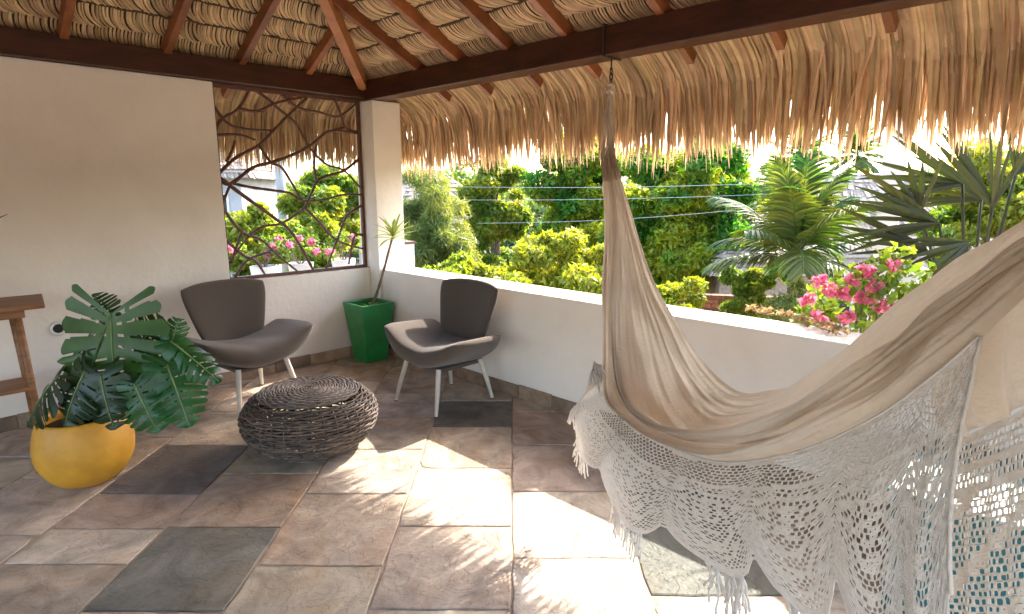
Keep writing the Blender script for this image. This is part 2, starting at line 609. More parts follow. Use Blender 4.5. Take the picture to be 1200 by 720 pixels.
rnd = random.Random(5)
for r0 in colj:
    if r0 in known:
        js, cols = known[r0]
    else:
        js = [-0.6 + rnd.uniform(0, .4)]
        while js[-1] < 6.2:
            js.append(js[-1] + rnd.choice([0.42, 0.52, 0.58, 0.62]))
        cols = [rnd.choice([TAN, BROWN, PALE, GREY, TAN, BROWN]) for _ in js]
    js = list(js)
    cols = list(cols)
    while js[0] > 0.6:
        js.insert(0, js[0] - rnd.choice([.5, .58]))
        cols.insert(0, rnd.choice([TAN, PALE, GREY]))
    while js[-1] < 6.4:
        js.append(js[-1] + rnd.choice([.5, .58]))
        cols.append(rnd.choice([TAN, BROWN, GREY]))
    for a, b, c in zip(js, js[1:], cols):
        slab(r0, r0 + 0.54, a, b, c, rnd)

# ---- walls
PT = 0.82


def skirting(parent, along, fixed, a, b, dark_before=None):
    p = a
    r = random.Random(int(a * 100) + 3)
    while p < b - 0.05:
        q = min(p + r.uniform(0.24, 0.42), b)
        m = MB()
        th = r.uniform(0.014, 0.02)
        h = r.uniform(0.095, 0.105)
        if along == 'x':
            m.box(p + 0.003, q - 0.003, fixed - th, fixed - 0.0005, 0.002, h)
        else:
            m.box(fixed - th, fixed - 0.0005, p + 0.003, q - 0.003, 0.002, h)
        o = m.build('skirting_stone', M_SKIRT, parent, bevel=0.003)
        p = q


wt = thing('house_wall', 'tall cream plastered wall behind the yellow pot and leaf plant', 'wall', (0, WY, 0))
mb = MB()
mb.box(-4.1, 1.825, WY, WY + 0.2, -0.02, 2.355)
mb.build('wall_panel', M_PLASTER, wt, bevel=0.008)
skirting(wt, 'x', WY, -1.2, 1.80)
lw = thing('low_wall', 'low white wall under the window of branching iron', 'wall', (2.5, WY, 0))
mb = MB()
mb.box(1.827, 3.118, WY + 0.002, WY + 0.198, -0.02, PT + 0.005)
mb.build('wall_panel', M_PLASTER, lw, bevel=0.006)
skirting(lw, 'x', WY, 1.83, WX - 0.03)
pw = thing('parapet_wall', 'long white parapet between the stone floor and the garden', 'wall', (WX, 2, 0))
mb = MB()
mb.box(WX, WX + 0.30, -1.6, 4.798, -0.02, PT)
mb.build('wall_panel', M_PLASTER, pw, bevel=0.008)
skirting(pw, 'y', WX, -0.6, WY - 0.03)


def column(x, y, label):
    m = MB()
    m.box(x - 0.15, x + 0.15, y - 0.15, y + 0.15, -0.02 if y > 4 else PT + 0.001, 2.338)
    tag(m.build('column', M_PLASTER, bevel=0.008), label, 'column')


column(3.27, 4.95, 'square white column at the corner beside the branch screen')
column(3.30, -0.60, 'square white column standing on the end of the parapet')

# wall socket
st_ = thing('wall_socket', 'small round socket on the cream wall above the leaf plant', 'socket', tuple(onp(68, 385, YN, WY)))
c = onp(68, 385, YN, WY)
mb = MB()
n = 24
ring = [(0.052, 0), (0.052, 0.010), (0.044, 0.014), (0.031, 0.014), (0.031, 0.004)]
for r, d in ring:
    for j in range(n):
        a = 2 * PI * j / n
        mb.v.append((c[0] + r * math.cos(a), WY - 0.0005 - d, c[2] + r * math.sin(a)))
for i in range(len(ring) - 1):
    for j in range(n):
        k = (j + 1) % n
        mb.f.append((i * n + j, i * n + k, (i + 1) * n + k, (i + 1) * n + j))
mb.build('ring_plate', M_SOCKET, st_, smooth=True)
mb = MB()
mb.v = [(c[0] + 0.030 * math.cos(2 * PI * j / n), WY - 0.011, c[2] + 0.030 * math.sin(2 * PI * j / n)) for j in range(n)] + [(c[0] + 0.030 * math.cos(2 * PI * j / n), WY - 0.003, c[2] + 0.030 * math.sin(2 * PI * j / n)) for j in range(n)]
mb.f = [tuple(range(n))] + [(j, (j + 1) % n, n + (j + 1) % n, n + j) for j in range(n)]
mb.build('plug_face', M_DARKHOLE, st_)

# ================================================================== ROOF
EX0, EX1, EY0, EY1 = -2.10, 3.10, -0.42, 4.90     # inner faces of the four beams
ZB = 2.50                                          # beam top
SL = 0.5
CX, CY = (EX0 + EX1) / 2, (EY0 + EY1) / 2
HX, HY = (EX1 - EX0) / 2, (EY1 - EY0) / 2
ZTOP = ZB + SL * min(HX, HY)
roof = thing('thatched_roof', 'open pavilion roof of palm thatch on dark varnished beams', 'roof', (CX, CY, ZB))


def beam(x0, x1, y0, y1, z0=2.34, z1=2.505):
    m = MB()
    m.box(x0, x1, y0, y1, z0, z1)
    m.build('beam', M_BEAM, roof, bevel=0.006)


beam(EX1, EX1 + 0.17, EY0 - 0.3, EY1 - 0.002)
beam(EX0 - 0.3, EX1 + 0.17, EY1, EY1 + 0.17, 2.357, 2.522)
beam(EX0 - 0.17, EX0, EY0 + 0.002, EY1 - 0.002)
beam(EX0 - 0.3, EX1 - 0.002, EY0 - 0.17, EY0)

# sides: origin point on the inner beam line, direction along, inward normal
sides = {
    'right': (np.array([EX1, EY0, 0]), np.array([0, 1.0, 0]), np.array([-1.0, 0, 0]), EY1 - EY0),
    'left': (np.array([EX0, EY1, 0]), np.array([1.0, 0, 0]), np.array([0, -1.0, 0]), EX1 - EX0),
    'back': (np.array([EX0, EY0, 0]), np.array([0, 1.0, 0]), np.array([1.0, 0, 0]), EY1 - EY0),
    'front': (np.array([EX0, EY0, 0]), np.array([1.0, 0, 0]), np.array([0, 1.0, 0]), EX1 - EX0),
}
for sname, (O, A, Nn, Ln) in sides.items():
    if sname == 'right':
        ys = [y - EY0 for y in (-0.05, 0.36, 0.87, 1.38, 1.90, 2.58, 3.10, 3.62, 4.13)]
    elif sname == 'left':
        ys = [x - EX0 for x in (-1.6, -1.1, -0.55, -0.05, 0.42, 0.92, 1.52, 2.04, 2.59)]
    else:
        ys = np.linspace(0.5, Ln - 0.5, 9)
    for a in ys:
        reach = min(a, Ln - a, HX, HY) - 0.02
        if reach < 0.15:
            continue
        p0 = O + A * a + Nn * (-0.10) + up * (ZB - SL * 0.10 + 0.045)
        p1 = O + A * a + Nn * reach + up * (ZB + SL * reach + 0.045)
        m = MB()
        m.bar(p0, p1, 0.05, 0.085)
        m.build('rafter', M_RAFTER, roof, bevel=0.003)
        q0 = O + A * (a - 0.03) + Nn * (-0.172) + up * 2.405
        q1 = O + A * (a - 0.03) + Nn * (-0.335) + up * 2.315
        m = MB()
        m.bar(q0, q1, 0.042, 0.085)
        m.build('rafter_tail', M_RAFTER, roof, bevel=0.003)
apex = np.array([CX, CY, ZTOP])
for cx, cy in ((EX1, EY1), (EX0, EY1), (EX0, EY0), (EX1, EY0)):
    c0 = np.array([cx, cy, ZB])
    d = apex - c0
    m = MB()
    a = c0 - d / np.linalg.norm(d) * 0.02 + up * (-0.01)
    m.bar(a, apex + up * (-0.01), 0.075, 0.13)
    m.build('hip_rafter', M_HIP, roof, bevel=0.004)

# solid thatch core above the rafters
mb = MB()
for th, fl in ((0.145, False), (0.30, True)):
    o = len(mb.v)
    ov = 0.30
    for cx, cy in ((EX1 + ov, EY1 + ov), (EX0 - ov, EY1 + ov), (EX0 - ov, EY0 - ov), (EX1 + ov, EY0 - ov)):
        mb.v.append((cx, cy, ZB - SL * ov + th))
    mb.v.append((CX, CY, ZTOP + th))
    for i in range(4):
        f = (o + i, o + (i + 1) % 4, o + 4)
        mb.f.append(f if fl else tuple(reversed(f)))
for i in range(4):
    mb.f.append((i, (i + 1) % 4, 5 + (i + 1) % 4, 5 + i))
mb.build('thatch_core', M_THATCHDARK, roof)


def thatch_side(sname, seed):
    """rows of overlapping folded palm blades seen from below, hung in courses"""
    O, A, Nn, Ln = sides[sname]
    r = random.Random(seed)
    U = (Nn + up * SL)
    U = U / np.linalg.norm(U)                      # up the slope
    Q = np.cross(A, U)
    if Q[2] > 0:
        Q = -Q                                      # down, towards the room
    m, kn = MB(), MB()
    rows = 15
    step = 0.185
    for k in range(-1, rows):
        t0 = k * step                               # inward distance of the lower edge of the course
        if t0 > min(HX, HY) - 0.1:
            break
        tin = t0 + step
        a0 = max(t0, 0.0) - (0.2 if k < 0 else 0) + 0.0
        a1 = Ln - a0
        a = a0
        knots = []
        lean = r.uniform(0.25, 0.4) * (1 if (k + len(sname)) % 2 == 0 or True else -1)
        sg = -1 if sname in ('right', 'front') else 1
        rowbend = step * r.uniform(0.42, 0.58)
        while a < a1:
            wd = r.uniform(0.0105, 0.0165)
            top = O + A * (a + r.uniform(-.003, .003)) + Nn * tin + up * (ZB + 0.125 + SL * tin)
            leng = step * 1.118 * r.uniform(1.04, 1.16)
            bend = rowbend * (1 + 0.12 * math.sin(a * 9 + k)) * r.uniform(0.88, 1.12)
            pts, ws, sd, nn = [], [], [], []
            lift0 = r.uniform(0.0, 0.005)
            for i in range(7):
                s = i / 6
                side = sg * bend * (s ** 1.7 - 0.15 * math.sin(PI * s))
                drop = 0.006 + 0.024 * math.sin(PI * min(s * 0.93, 1)) ** 0.8 + lift0
                pts.append(top - U * (leng * s * (1 - 0.08 * s)) + A * side + Q * drop)
                ws.append(wd * (0.7 + 0.5 * math.sin(PI * (0.12 + 0.7 * s))))
                sdv = A + U * (bend / leng * 1.7 * s ** 0.7) * sg
                sd.append(sdv / np.linalg.norm(sdv))
                nn.append(Q)
            m.strip(pts, ws, sd, keel=r.uniform(0.6, 1.0), nrm=nn)
            if k >= 0:
                knots.append(top + Q * (0.016 + r.uniform(0, 0.010)) + U * r.uniform(-.010, .004))
            a += wd * r.uniform(1.15, 1.75)
        if len(knots) > 3:
            kn.tube(knots[::2], [r.uniform(0.006, 0.012) for _ in knots[::2]], n=5)
    stuff(m.build('thatch_course', M_THATCH, roof, smooth=False))
    stuff(kn.build('thatch_binding', M_KNOT, roof))


def fringe_side(sname, seed):
    """strips hanging from the eave"""
    O, A, Nn, Ln = sides[sname]
    r = random.Random(seed)
    out = -Nn
    m = MB()
    lo, hi = -0.75, Ln + 0.75
    ph = [r.uniform(0, 6.28) for _ in range(6)]
    for layer in range(5):
        a = lo
        while a < hi:
            wd = (r.uniform(0.009, 0.024) if r.random() < 0.75 else r.uniform(0.02, 0.034)) if layer < 3 else r.uniform(0.008, 0.018)
            clump = 0.5 * math.sin(a * 7.1 + ph[0]) + 0.4 * math.sin(a * 15.3 + ph[1] + layer) + 0.35 * math.sin(a * 3.1 + ph[2])
            leng = 0.53 + 0.045 * clump + r.gauss(0, 0.045) + (0.07 if (a > Ln - 0.5 or a < 0.3) and sname == 'right' else 0)
            if r.random() < 0.09:
                leng *= r.uniform(0.5, 0.8)
            base = 0.17 + 0.05 * layer
            corner = max(0.0, -a, a - Ln)                       # strips past the corner start further out
            shift = -corner * 0
            swing = r.gauss(0, 0.022) + 0.03 * math.sin(a * 5 + ph[3])
            if r.random() < 0.05:
                swing += r.choice([-1, 1]) * r.uniform(0.06, 0.16)
            # path: along the slope, then bending over and hanging
            pts, ws, sd, nn = [], [], [], []
            z0 = ZB - SL * base + 0.02 + 0.018 * layer
            px_, pz_ = base, z0
            ang = math.radians(-27 - r.uniform(0, 4))
            nseg = 8
            tot = 0.34 + leng - 0.052 * layer
            dl = tot / nseg
            tw = r.uniform(-0.5, 0.5)
            end_ang = math.radians(-85 + r.uniform(-6, 5))
            for i in range(nseg + 1):
                s = i / nseg
                P = O + A * (a + swing * max(0, s - 0.3) ** 1.3 * 1.6) + out * px_ + up * pz_
                pts.append(P)
                taper = 1.0 if s < 0.7 else max(0.12, 1 - ((s - 0.7) / 0.3) ** 1.6 * 0.86)
                ws.append(wd * taper * (1 + 0.25 * math.sin(s * 9 + a * 31)))
                th = tw * s * 1.6
                sdv = A * math.cos(th) + out * math.sin(th)
                sd.append(sdv)
                nn.append(-(out * math.cos(th) - A * math.sin(th)))
                w = min(1, max(0, (s - 0.16) / 0.45))
                an = ang + (end_ang - ang) * (w * w * (3 - 2 * w))
                px_ += math.cos(an) * dl
                pz_ += math.sin(an) * dl
            m.strip(pts, ws, sd, keel=r.uniform(0.2, 0.7), nrm=nn)
            a += wd * r.uniform(0.5, 0.9)
    stuff(m.build('thatch_fringe', M_FRINGE, roof))
    w = MB()
    w.tube([O + A * t + out * 0.262 + up * (2.372 + 0.006 * math.sin(t * 5)) for t in np.linspace(0.0, Ln, 40)], 0.0022, n=5)
    w.build('binding_wire', M_BLACKIRON, roof)


for i, s in enumerate(('right', 'left', 'back', 'front')):
    thatch_side(s, 31 + i)
    fringe_side(s, 71 + i)

# ================================================================== BRANCH SCREEN
sy = WY + 0.06
scr = thing('branch_screen', 'window screen of rust brown iron branches beside the white column', 'window screen', (2.45, sy, PT))
Z6 = lambda x, y: onp(240 + x / 3, 90 + y / 3, YN, sy)
branches = [
    [(20, 190), (60, 150), (120, 112), (155, 50), (165, 30)],
    [(120, 112), (185, 122), (245, 95), (300, 82), (345, 72)],
    [(22, 100), (80, 165), (150, 185), (245, 190)],
    [(28, 205), (120, 205), (178, 222)],
    [(40, 340), (110, 285), (190, 240), (250, 180), (300, 130), (360, 75)],
    [(75, 300), (95, 260), (105, 225)],
    [(175, 45), (230, 85), (262, 115), (320, 165), (355, 230), (385, 270), (430, 310), (490, 330), (552, 392)],
    [(268, 60), (330, 110), (400, 125), (470, 140), (540, 92)],
    [(455, 78), (480, 140), (495, 180), (545, 195)],
    [(40, 368), (95, 375), (170, 320), (240, 300), (320, 270), (380, 235), (440, 192), (550, 200)],
    [(95, 375), (170, 390), (240, 400), (300, 410), (340, 435), (420, 432), (490, 415), (562, 415)],
    [(40, 355), (110, 400), (180, 450), (250, 500), (300, 540), (345, 610), (382, 690)],
    [(558, 288), (490, 330), (430, 350), (395, 370), (370, 420), (345, 465), (270, 515), (200, 530), (140, 580), (85, 660)],
    [(395, 370), (384, 310), (390, 240)],
    [(190, 242), (230, 300), (270, 320), (310, 380), (342, 434)],
    [(50, 462), (130, 545), (200, 575), (260, 630), (330, 690)],
    [(566, 452), (500, 490), (470, 560), (425, 676)],
    [(350, 458), (400, 510), (450, 565), (500, 590), (572, 605)],
    [(60, 575), (140, 630), (180, 650), (215, 702)],
    [(568, 555), (525, 565), (505, 660)],
    [(105, 705), (150, 645), (235, 612)],
    [(60, 450), (90, 380)],
    [(490, 180), (440, 192)], [(130, 545), (110, 600), (92, 655)],
]
thick = {9: 1.25, 11: 1.35, 4: 1.15}
for i, b in enumerate(branches):
    P = []
    for k, (x, y) in enumerate(b):
        p = Z6(x, y)
        p[1] += 0.006 * math.sin(i * 2.1 + k)
        p[0] = min(max(p[0], 1.835), 3.10)
        p[2] = min(max(p[2], PT + 0.02), 2.345)
        P.append(p)
    C = catmull(P, max(8, 5 * len(P)))
    n = len(C)
    r0 = 0.0115 * thick.get(i, 1.0)
    rad = [r0 * (1.12 - 0.35 * k / n) * (1 + 0.10 * math.sin(k * 1.7 + i)) for k in range(n)]
    mb = MB()
    mb.tube(C, rad, n=7)
    mb.build('branch', M_IRON, scr, smooth=True)
mb = MB()
x0, x1, z0, z1 = 1.829, 3.116, PT + 0.006, 2.352
w = 0.028
mb.box(x0, x1, sy - w / 2, sy + w / 2, z0, z0 + w)
mb.box(x0, x1, sy - w / 2, sy + w / 2, z1 - w, z1)
mb.box(x0, x0 + w * .6, sy - w / 2, sy + w / 2, z0 + w, z1 - w)
mb.box(x1 - w, x1, sy - w / 2, sy + w / 2, z0 + w, z1 - w)
mb.build('frame', M_IRON, scr)

# ================================================================== CHAIRS
def squircle(a, b):
    """square [-1,1]^2 to a rounded square"""
    k = 0.10
    return a * (1 - k * b * b * abs(b) * abs(a) ** 1.0), b * (1 - k * a * a * abs(a) * abs(b) ** 1.0)


def pillow(name, fpos, fthick, parent, nu=44, nv=32):
    """closed cushion: fpos(a,b)->(centre, normal), fthick(a,b)"""
    mb = MB()
    idx = {}
    for side in (1, -1):
        for i in range(nu + 1):
            for j in range(nv + 1):
                ta, tb = 2 * i / nu - 1, 2 * j / nv - 1
                a = math.sin(ta * PI / 2)
                b = math.sin(tb * PI / 2)
                edge = i in (0, nu) or j in (0, nv)
                if edge and side == -1:
                    idx[(side, i, j)] = idx[(1, i, j)]
                    continue
                c, nrm = fpos(a, b)
                h = fthick(a, b) * math.sqrt(max(0.0, (1 - a ** 6))) ** 0.9 * math.sqrt(max(0.0, (1 - b ** 6))) ** 0.9
                idx[(side, i, j)] = len(mb.v)
                mb.v.append(tuple(np.array(c) + np.array(nrm) * h * side))
    for side in (1, -1):
        for i in range(nu):
            for j in range(nv):
                q = [idx[(side, i, j)], idx[(side, i + 1, j)], idx[(side, i + 1, j + 1)], idx[(side, i, j + 1)]]
                mb.f.append(tuple(q if side == 1 else reversed(q)))
    return mb.build(name, M_FABRIC, parent, smooth=True)


def make_chair(label, loc, rz, seed):
    t = thing('lounge_chair', label, 'chair', loc, 'pair of taupe lounge chairs', local=True)
    t.rotation_euler = (0, 0, rz)

    def seat_h(a, b):
        return 0.365 + 0.160 * abs(a) ** 2.1 + 0.022 * (1 - b) * 0.5 - 0.02 * max(0, -b - 0.6) + 0.004 * math.sin(9 * a + 3 * b + seed) * (1 - abs(a))

    def seat_pos(a, b):
        x, y = squircle(a, b)
        X = 0.435 * x * (1 - 0.04 * b)
        Y = 0.285 * y * (1 - 0.10 * a * a) - 0.005
        h = seat_h(a, b)
        e = 1e-3
        dx = (seat_h(a + e, b) - seat_h(a - e, b)) / (2 * e) / 0.415
        nrm = np.array([-dx, 0, 1.0])
        nrm /= np.linalg.norm(nrm)
        return (X, Y, h), nrm

    pillow('seat', seat_pos, lambda a, b: 0.078 - 0.026 * a * a, t)

    def back_pos(a, b):
        x, y = squircle(a, b)
        wd = 0.225 + 0.105 * (b + 1) / 2 + 0.018 * (b + 1) ** 2 / 4
        X = wd * x
        zz = 0.630 + 0.240 * y + 0.012 * (1 - a * a) * (b + 1) / 2
        Y = 0.215 + 0.10 * (b + 1) / 2 - 0.05 * a * a
        nrm = np.array([0.28 * a, -1.0, 0.22])
        nrm /= np.linalg.norm(nrm)
        return (X, Y, zz), nrm

    pillow('backrest', back_pos, lambda a, b: 0.040 - 0.008 * b, t)
    mb = MB()
    mb.box(-0.185, 0.185, -0.19, 0.19, 0.285, 0.31)
    mb.build('seat_base', M_FABRIC, t, bevel=0.004)
    for sx in (-1, 1):
        for sy_ in (-1, 1):
            mb = MB()
            mb.tube([(sx * 0.185, sy_ * 0.195, 0.315), (sx * 0.215, sy_ * 0.235, 0.16), (sx * 0.24, sy_ * 0.27, 0.004)], [0.019, 0.017, 0.012], n=10)
            leg = mb.build('leg', M_LEG, t, smooth=False)
            mb = MB()
            mb.tube([(sx * 0.2398, sy_ * 0.2697, 0.006), (sx * 0.24, sy_ * 0.27, 0.0005)], [0.0135, 0.0135], n=10)
            mb.build('foot_cap', M_DARKHOLE, leg)
    return t


make_chair('taupe lounge chair on pale legs, back against the parapet, beside the green planter', (2.715, 3.37, 0.0025), -PI / 2, 0)
make_chair('taupe lounge chair on pale legs, against the cream wall behind the wicker pouf', (1.70, 4.40, 0.0025), math.radians(7), 2)

# ================================================================== WICKER POUF
pc = np.array([1.62, 3.31, 0.0025])
pouf = thing('wicker_pouf', 'round dark woven wicker pouf on the floor in front of the chairs', 'pouf', tuple(pc))
prof = catmull([(0.235, 0.015), (0.30, 0.045), (0.365, 0.11), (0.395, 0.19), (0.385, 0.255), (0.35, 0.305), (0.305, 0.335)], 200)
seglen = np.cumsum(np.r_[0, np.linalg.norm(np.diff(prof, axis=0), axis=1)])
NST = 34
NR = 29
rp = random.Random(9)
mb = MB()
for k in range(NR):
    s = seglen[-1] * (k + 0.5) / NR
    rr = np.interp(s, seglen, prof[:, 0])
    zz = np.interp(s, seglen, prof[:, 1])
    npt = NST * 4
    parts = 3
    for seg in range(parts):                    # canes of limited length, so each has its own tone
        pts, rd = [], []
        n0, n1 = int(npt * seg / parts), int(npt * (seg + 1) / parts)
        for i in range(n0, n1 + 1):
            a = 2 * PI * i / npt + k * 0.41
            ph = math.cos(NST / 2 * (a) + PI * k)
            q = rr + 0.0058 * ph + rp.uniform(-.0008, .0008)
            pts.append((pc[0] + q * math.cos(a), pc[1] + q * math.sin(a), pc[2] + zz + 0.003 * math.sin(3 * a + k) + rp.uniform(-.0006, .0006)))
            rd.append(0.0068 + rp.uniform(-.0008, .0008))
        mb.tube(pts, rd, n=6)
stuff(mb.build('woven_side', M_WICKER, pouf, smooth=True))
mb = MB()
for j in range(NST):
    a = 2 * PI * j / NST
    mb.tube([(pc[0] + p[0] * math.cos(a), pc[1] + p[0] * math.sin(a), pc[2] + p[1]) for p in prof[::12]], 0.006, n=5)
stuff(mb.build('upright_cane', M_WICKER, pouf, smooth=True))
mb = MB()
for k in range(19):
    r_ = 0.018 + k * 0.0152
    n = 26 + 5 * k
    z = 0.372 - 0.020 * (r_ / 0.29) ** 3
    pts = []
    for i in range(n):
        a = 2 * PI * i / n
        pts.append((pc[0] + (r_ + rp.uniform(-.0012, .0012)) * math.cos(a), pc[1] + (r_ + rp.uniform(-.0012, .0012)) * math.sin(a), pc[2] + z + 0.0035 * math.cos(NST / 2 * a + PI * k)))
    mb.tube(pts, 0.0078, n=6, closed=True)
stuff(mb.build('coiled_top', M_WICKERTOP, pouf, smooth=True))
mb = MB()
for j in range(NST // 2):
    a = 2 * PI * j / (NST // 2)
    mb.tube([(pc[0] + r_ * math.cos(a), pc[1] + r_ * math.sin(a), pc[2] + 0.368 - 0.024 * (r_ / 0.29) ** 3) for r_ in np.linspace(0.02, 0.31, 9)], 0.004, n=5)
stuff(mb.build('top_spoke', M_WICKER, pouf, smooth=True))
mb = MB()
mb.tube([(pc[0] + 0.232 * math.cos(a), pc[1] + 0.232 * math.sin(a), pc[2] + 0.0135) for a in np.linspace(0, 2 * PI, 60)[:-1]], 0.0125, n=7, closed=True)
mb.build('base_ring', M_WICKER, pouf, smooth=True)

# ================================================================== YELLOW POT + MONSTERA
yc = np.array([0.555, 3.76, 0.0025])
pot = thing('yellow_pot', 'round mustard yellow pot holding the split leaf plant', 'pot', tuple(yc))
mb = MB()
outer = catmull([(0.0, 0.0), (0.10, 0.001), (0.165, 0.04), (0.215, 0.12), (0.230, 0.20), (0.222, 0.28), (0.200, 0.355), (0.190, 0.372)], 40)
inner = [(0.184, 0.376), (0.177, 0.370), (0.185, 0.34), (0.19, 0.27)]
mb.lathe([(max(r, 0.001), z) for r, z in outer] + inner, yc, n=64)
mb.build('bowl', M_YELLOW, pot, smooth=True)
mb = MB()
prs = [(0.001, 0.330), (0.06, 0.335), (0.13, 0.326), (0.184, 0.318)]
mb.lathe(prs, yc, n=40)
mb.build('soil', M_SOIL, pot, smooth=True)

mon = thing('monstera_plant', 'glossy split leaf plant growing in the yellow pot', 'plant', tuple(yc + up * 0.3))


def monstera_leaf(base, tip, width, face, droop, colr, seed, stem_from, curl=0.25, holes=True):
    """base/tip world points, face = direction the upper side looks"""
    r = random.Random(seed)
    base, tip = np.array(base), np.array(tip)
    ax = tip - base
    Ln = np.linalg.norm(ax)
    ax /= Ln
    f = np.array(face, float)
    f -= ax * (f @ ax)
    f /= np.linalg.norm(f)
    s = np.cross(f, ax)
    NT, NS = 130, 9
    nl = 9
    verts, faces, ribs = [], [], MB()
    idx = {}

    def P(t, q, sgn):
        # t along midrib (can start behind the base), q 0..1 outwards
        w = 0.5 * width * (math.sin(PI * min(1, (t * 0.86 + 0.13)) ** 0.85) ** 0.66)
        tt = t + q * (0.22 * (1 - t) ** 1.2 - 1.9 * max(0, 0.27 - t))      # lateral veins sweep forward, ears sweep back
        along = Ln * tt
        bend = -droop * Ln * tt * tt
        fold = -curl * w * q ** 1.7 + 0.012 * math.sin(20 * t) * q
        return base + ax * along + s * sgn * w * q + f * (bend + fold)

    for sgn in (1, -1):
        gaps = []
        for k in range(1, nl):
            tk = (k / nl) ** 1.45
            gaps.append((tk + r.uniform(-0.01, 0.01) * (0.3 + tk), r.uniform(0.014, 0.022) * (0.42 + 0.8 * tk), r.uniform(0.26, 0.5)))
        for i in range(NT + 1):
            for j in range(NS + 1):
                t, q = i / NT, j / NS
                idx[(sgn, i, j)] = len(verts)
                verts.append(P(t, q * (1 - 0.05 * math.cos(t ** 0.69 * nl * 2 * PI)), sgn))
        for i in range(NT):
            tm = (i + 0.5) / NT
            for j in range(NS):
                qm = (j + 0.5) / NS
                cut = False
                for g, gw, gd in gaps:
                    if abs(tm - g) < gw * (0.35 + 0.9 * qm) and qm > gd and tm < 0.93:
                        cut = True
                    if holes and abs(tm - g) < 0.012 and 0.16 < qm < min(0.32, gd - 0.1):
                        cut = True
                if cut:
                    continue
                q4 = [idx[(sgn, i, j)], idx[(sgn, i + 1, j)], idx[(sgn, i + 1, j + 1)], idx[(sgn, i, j + 1)]]
                faces.append(tuple(q4 if sgn == 1 else reversed(q4)))
    me = bpy.data.meshes.new('leaf')
    me.from_pydata([tuple(v) for v in verts], [], faces)
    lo = link('leaf', me, M_MONSTERA, mon, smooth=True)
    lo.color = (*colr, 1)
    ribs.tube([P(t, 0, 1) + f * 0.002 for t in np.linspace(0, 0.97, 10)], np.linspace(0.005, 0.0015, 10), n=5)
    ribs.build('midrib', M_RIB, lo, smooth=True)
    sf = np.array(stem_from)
    mid = (sf + base) / 2 + up * 0.06
    stm = MB()
    stm.tube(catmull([sf, mid, base - f * 0.004], 10), np.linspace(0.0085, 0.005, 10), n=6)
    stm.build('petiole', M_STEM, mon, smooth=True)


FD = float(yc @ fw)
toc = -fw                                     # towards the viewer


def mleaf(b, t, off_b, off_t, width, face, droop, colr, seed, curl=0.25):
    B, T = onf(*b, FD + off_b), onf(*t, FD + off_t)
    monstera_leaf(B, T, width, face, droop, colr, seed, yc + np.array([random.uniform(-.06, .06), random.uniform(-.06, .06), 0.3]), curl)


G0, GD, GL, GB = (0.9, 0.9, 0.9), (0.5, 0.55, 0.55), (1.7, 1.5, 0.7), (0.8, 1.4, 1.3)
mleaf((130, 368), (133, 486), 0.0, -0.06, 0.60, toc + up * 0.25, 0.06, GL, 1, curl=0.12)
mleaf((200, 400), (256, 442), 0.02, -0.08, 0.17, toc * 0.8 + up + rt * 0.2, 0.18, GB, 2, curl=0.5)
mleaf((196, 428), (222, 500), -0.05, -0.14, 0.27, toc * 0.9 + up * 0.4 + rt * .5, 0.12, GB, 3)
mleaf((158, 450), (182, 508), -0.12, -0.18, 0.28, toc + up * 0.5, 0.12, GB, 4)
mleaf((70, 440), (18, 492), -0.05, -0.12, 0.36, up + toc * 0.6 - rt * 0.4, 0.2, GD, 5)
mleaf((100, 435), (66, 500), -0.10, -0.2, 0.28, up * 0.4 + toc - rt * 0.3, 0.15, GD, 6)
mleaf((125, 372), (108, 345), 0.05, 0.03, 0.15, toc + up * 0.2, 0.1, G0, 7, curl=0.6)
mleaf((200, 405), (208, 378), 0.06, 0.03, 0.13, toc + rt * 0.5, 0.3, GB, 8, curl=0.7)
mleaf((155, 420), (206, 462), 0.10, 0.04, 0.30, toc * 0.8 + up * 0.8, 0.2, GD, 9)
mleaf((118, 440), (128, 505), -0.12, -0.2, 0.26, toc + up * 0.3, 0.15, GD, 10)
mleaf((105, 400), (55, 445), 0.12, 0.1, 0.36, up + toc * 0.6, 0.2, GD, 11)
mleaf((160, 410), (186, 372), 0.12, 0.12, 0.28, toc + up * 0.4, 0.15, G0, 12)

# ================================================================== GREEN PLANTER + DRACAENA
gc = np.array([2.935, 4.715, 0.0025])
gp = thing('green_planter', 'tall tapered square green planter in the corner by the column', 'planter', tuple(gc))
mb = MB()
hb, ht, hh, wl = 0.108, 0.168, 0.545, 0.022


def ringsq(h, z):
    return [(gc[0] + sx * h, gc[1] + sy_ * h, gc[2] + z) for sx, sy_ in ((-1, -1), (1, -1), (1, 1), (-1, 1))]


mb.v = ringsq(hb, 0) + ringsq(ht, hh) + ringsq(ht - wl, hh) + ringsq(ht - wl - 0.012, hh - 0.08)
mb.f = [(3, 2, 1, 0)]
for k in range(3):
    for i in range(4):
        mb.f.append((k * 4 + i, k * 4 + (i + 1) % 4, k * 4 + 4 + (i + 1) % 4, k * 4 + 4 + i))
mb.build('planter_body', M_GREENPOT, gp, bevel=0.007)
mb = MB()
h = ht - wl - 0.004
nn = 8
for i in range(nn + 1):
    for j in range(nn + 1):
        mb.v.append((gc[0] - h + 2 * h * i / nn, gc[1] - h + 2 * h * j / nn, gc[2] + hh - 0.05 + random.uniform(-0.006, 0.008)))
for i in range(nn):
    for j in range(nn):
        mb.f.append((i * (nn + 1) + j, (i + 1) * (nn + 1) + j, (i + 1) * (nn + 1) + j + 1, i * (nn + 1) + j + 1))
mb.build('soil', M_SOIL, gp)

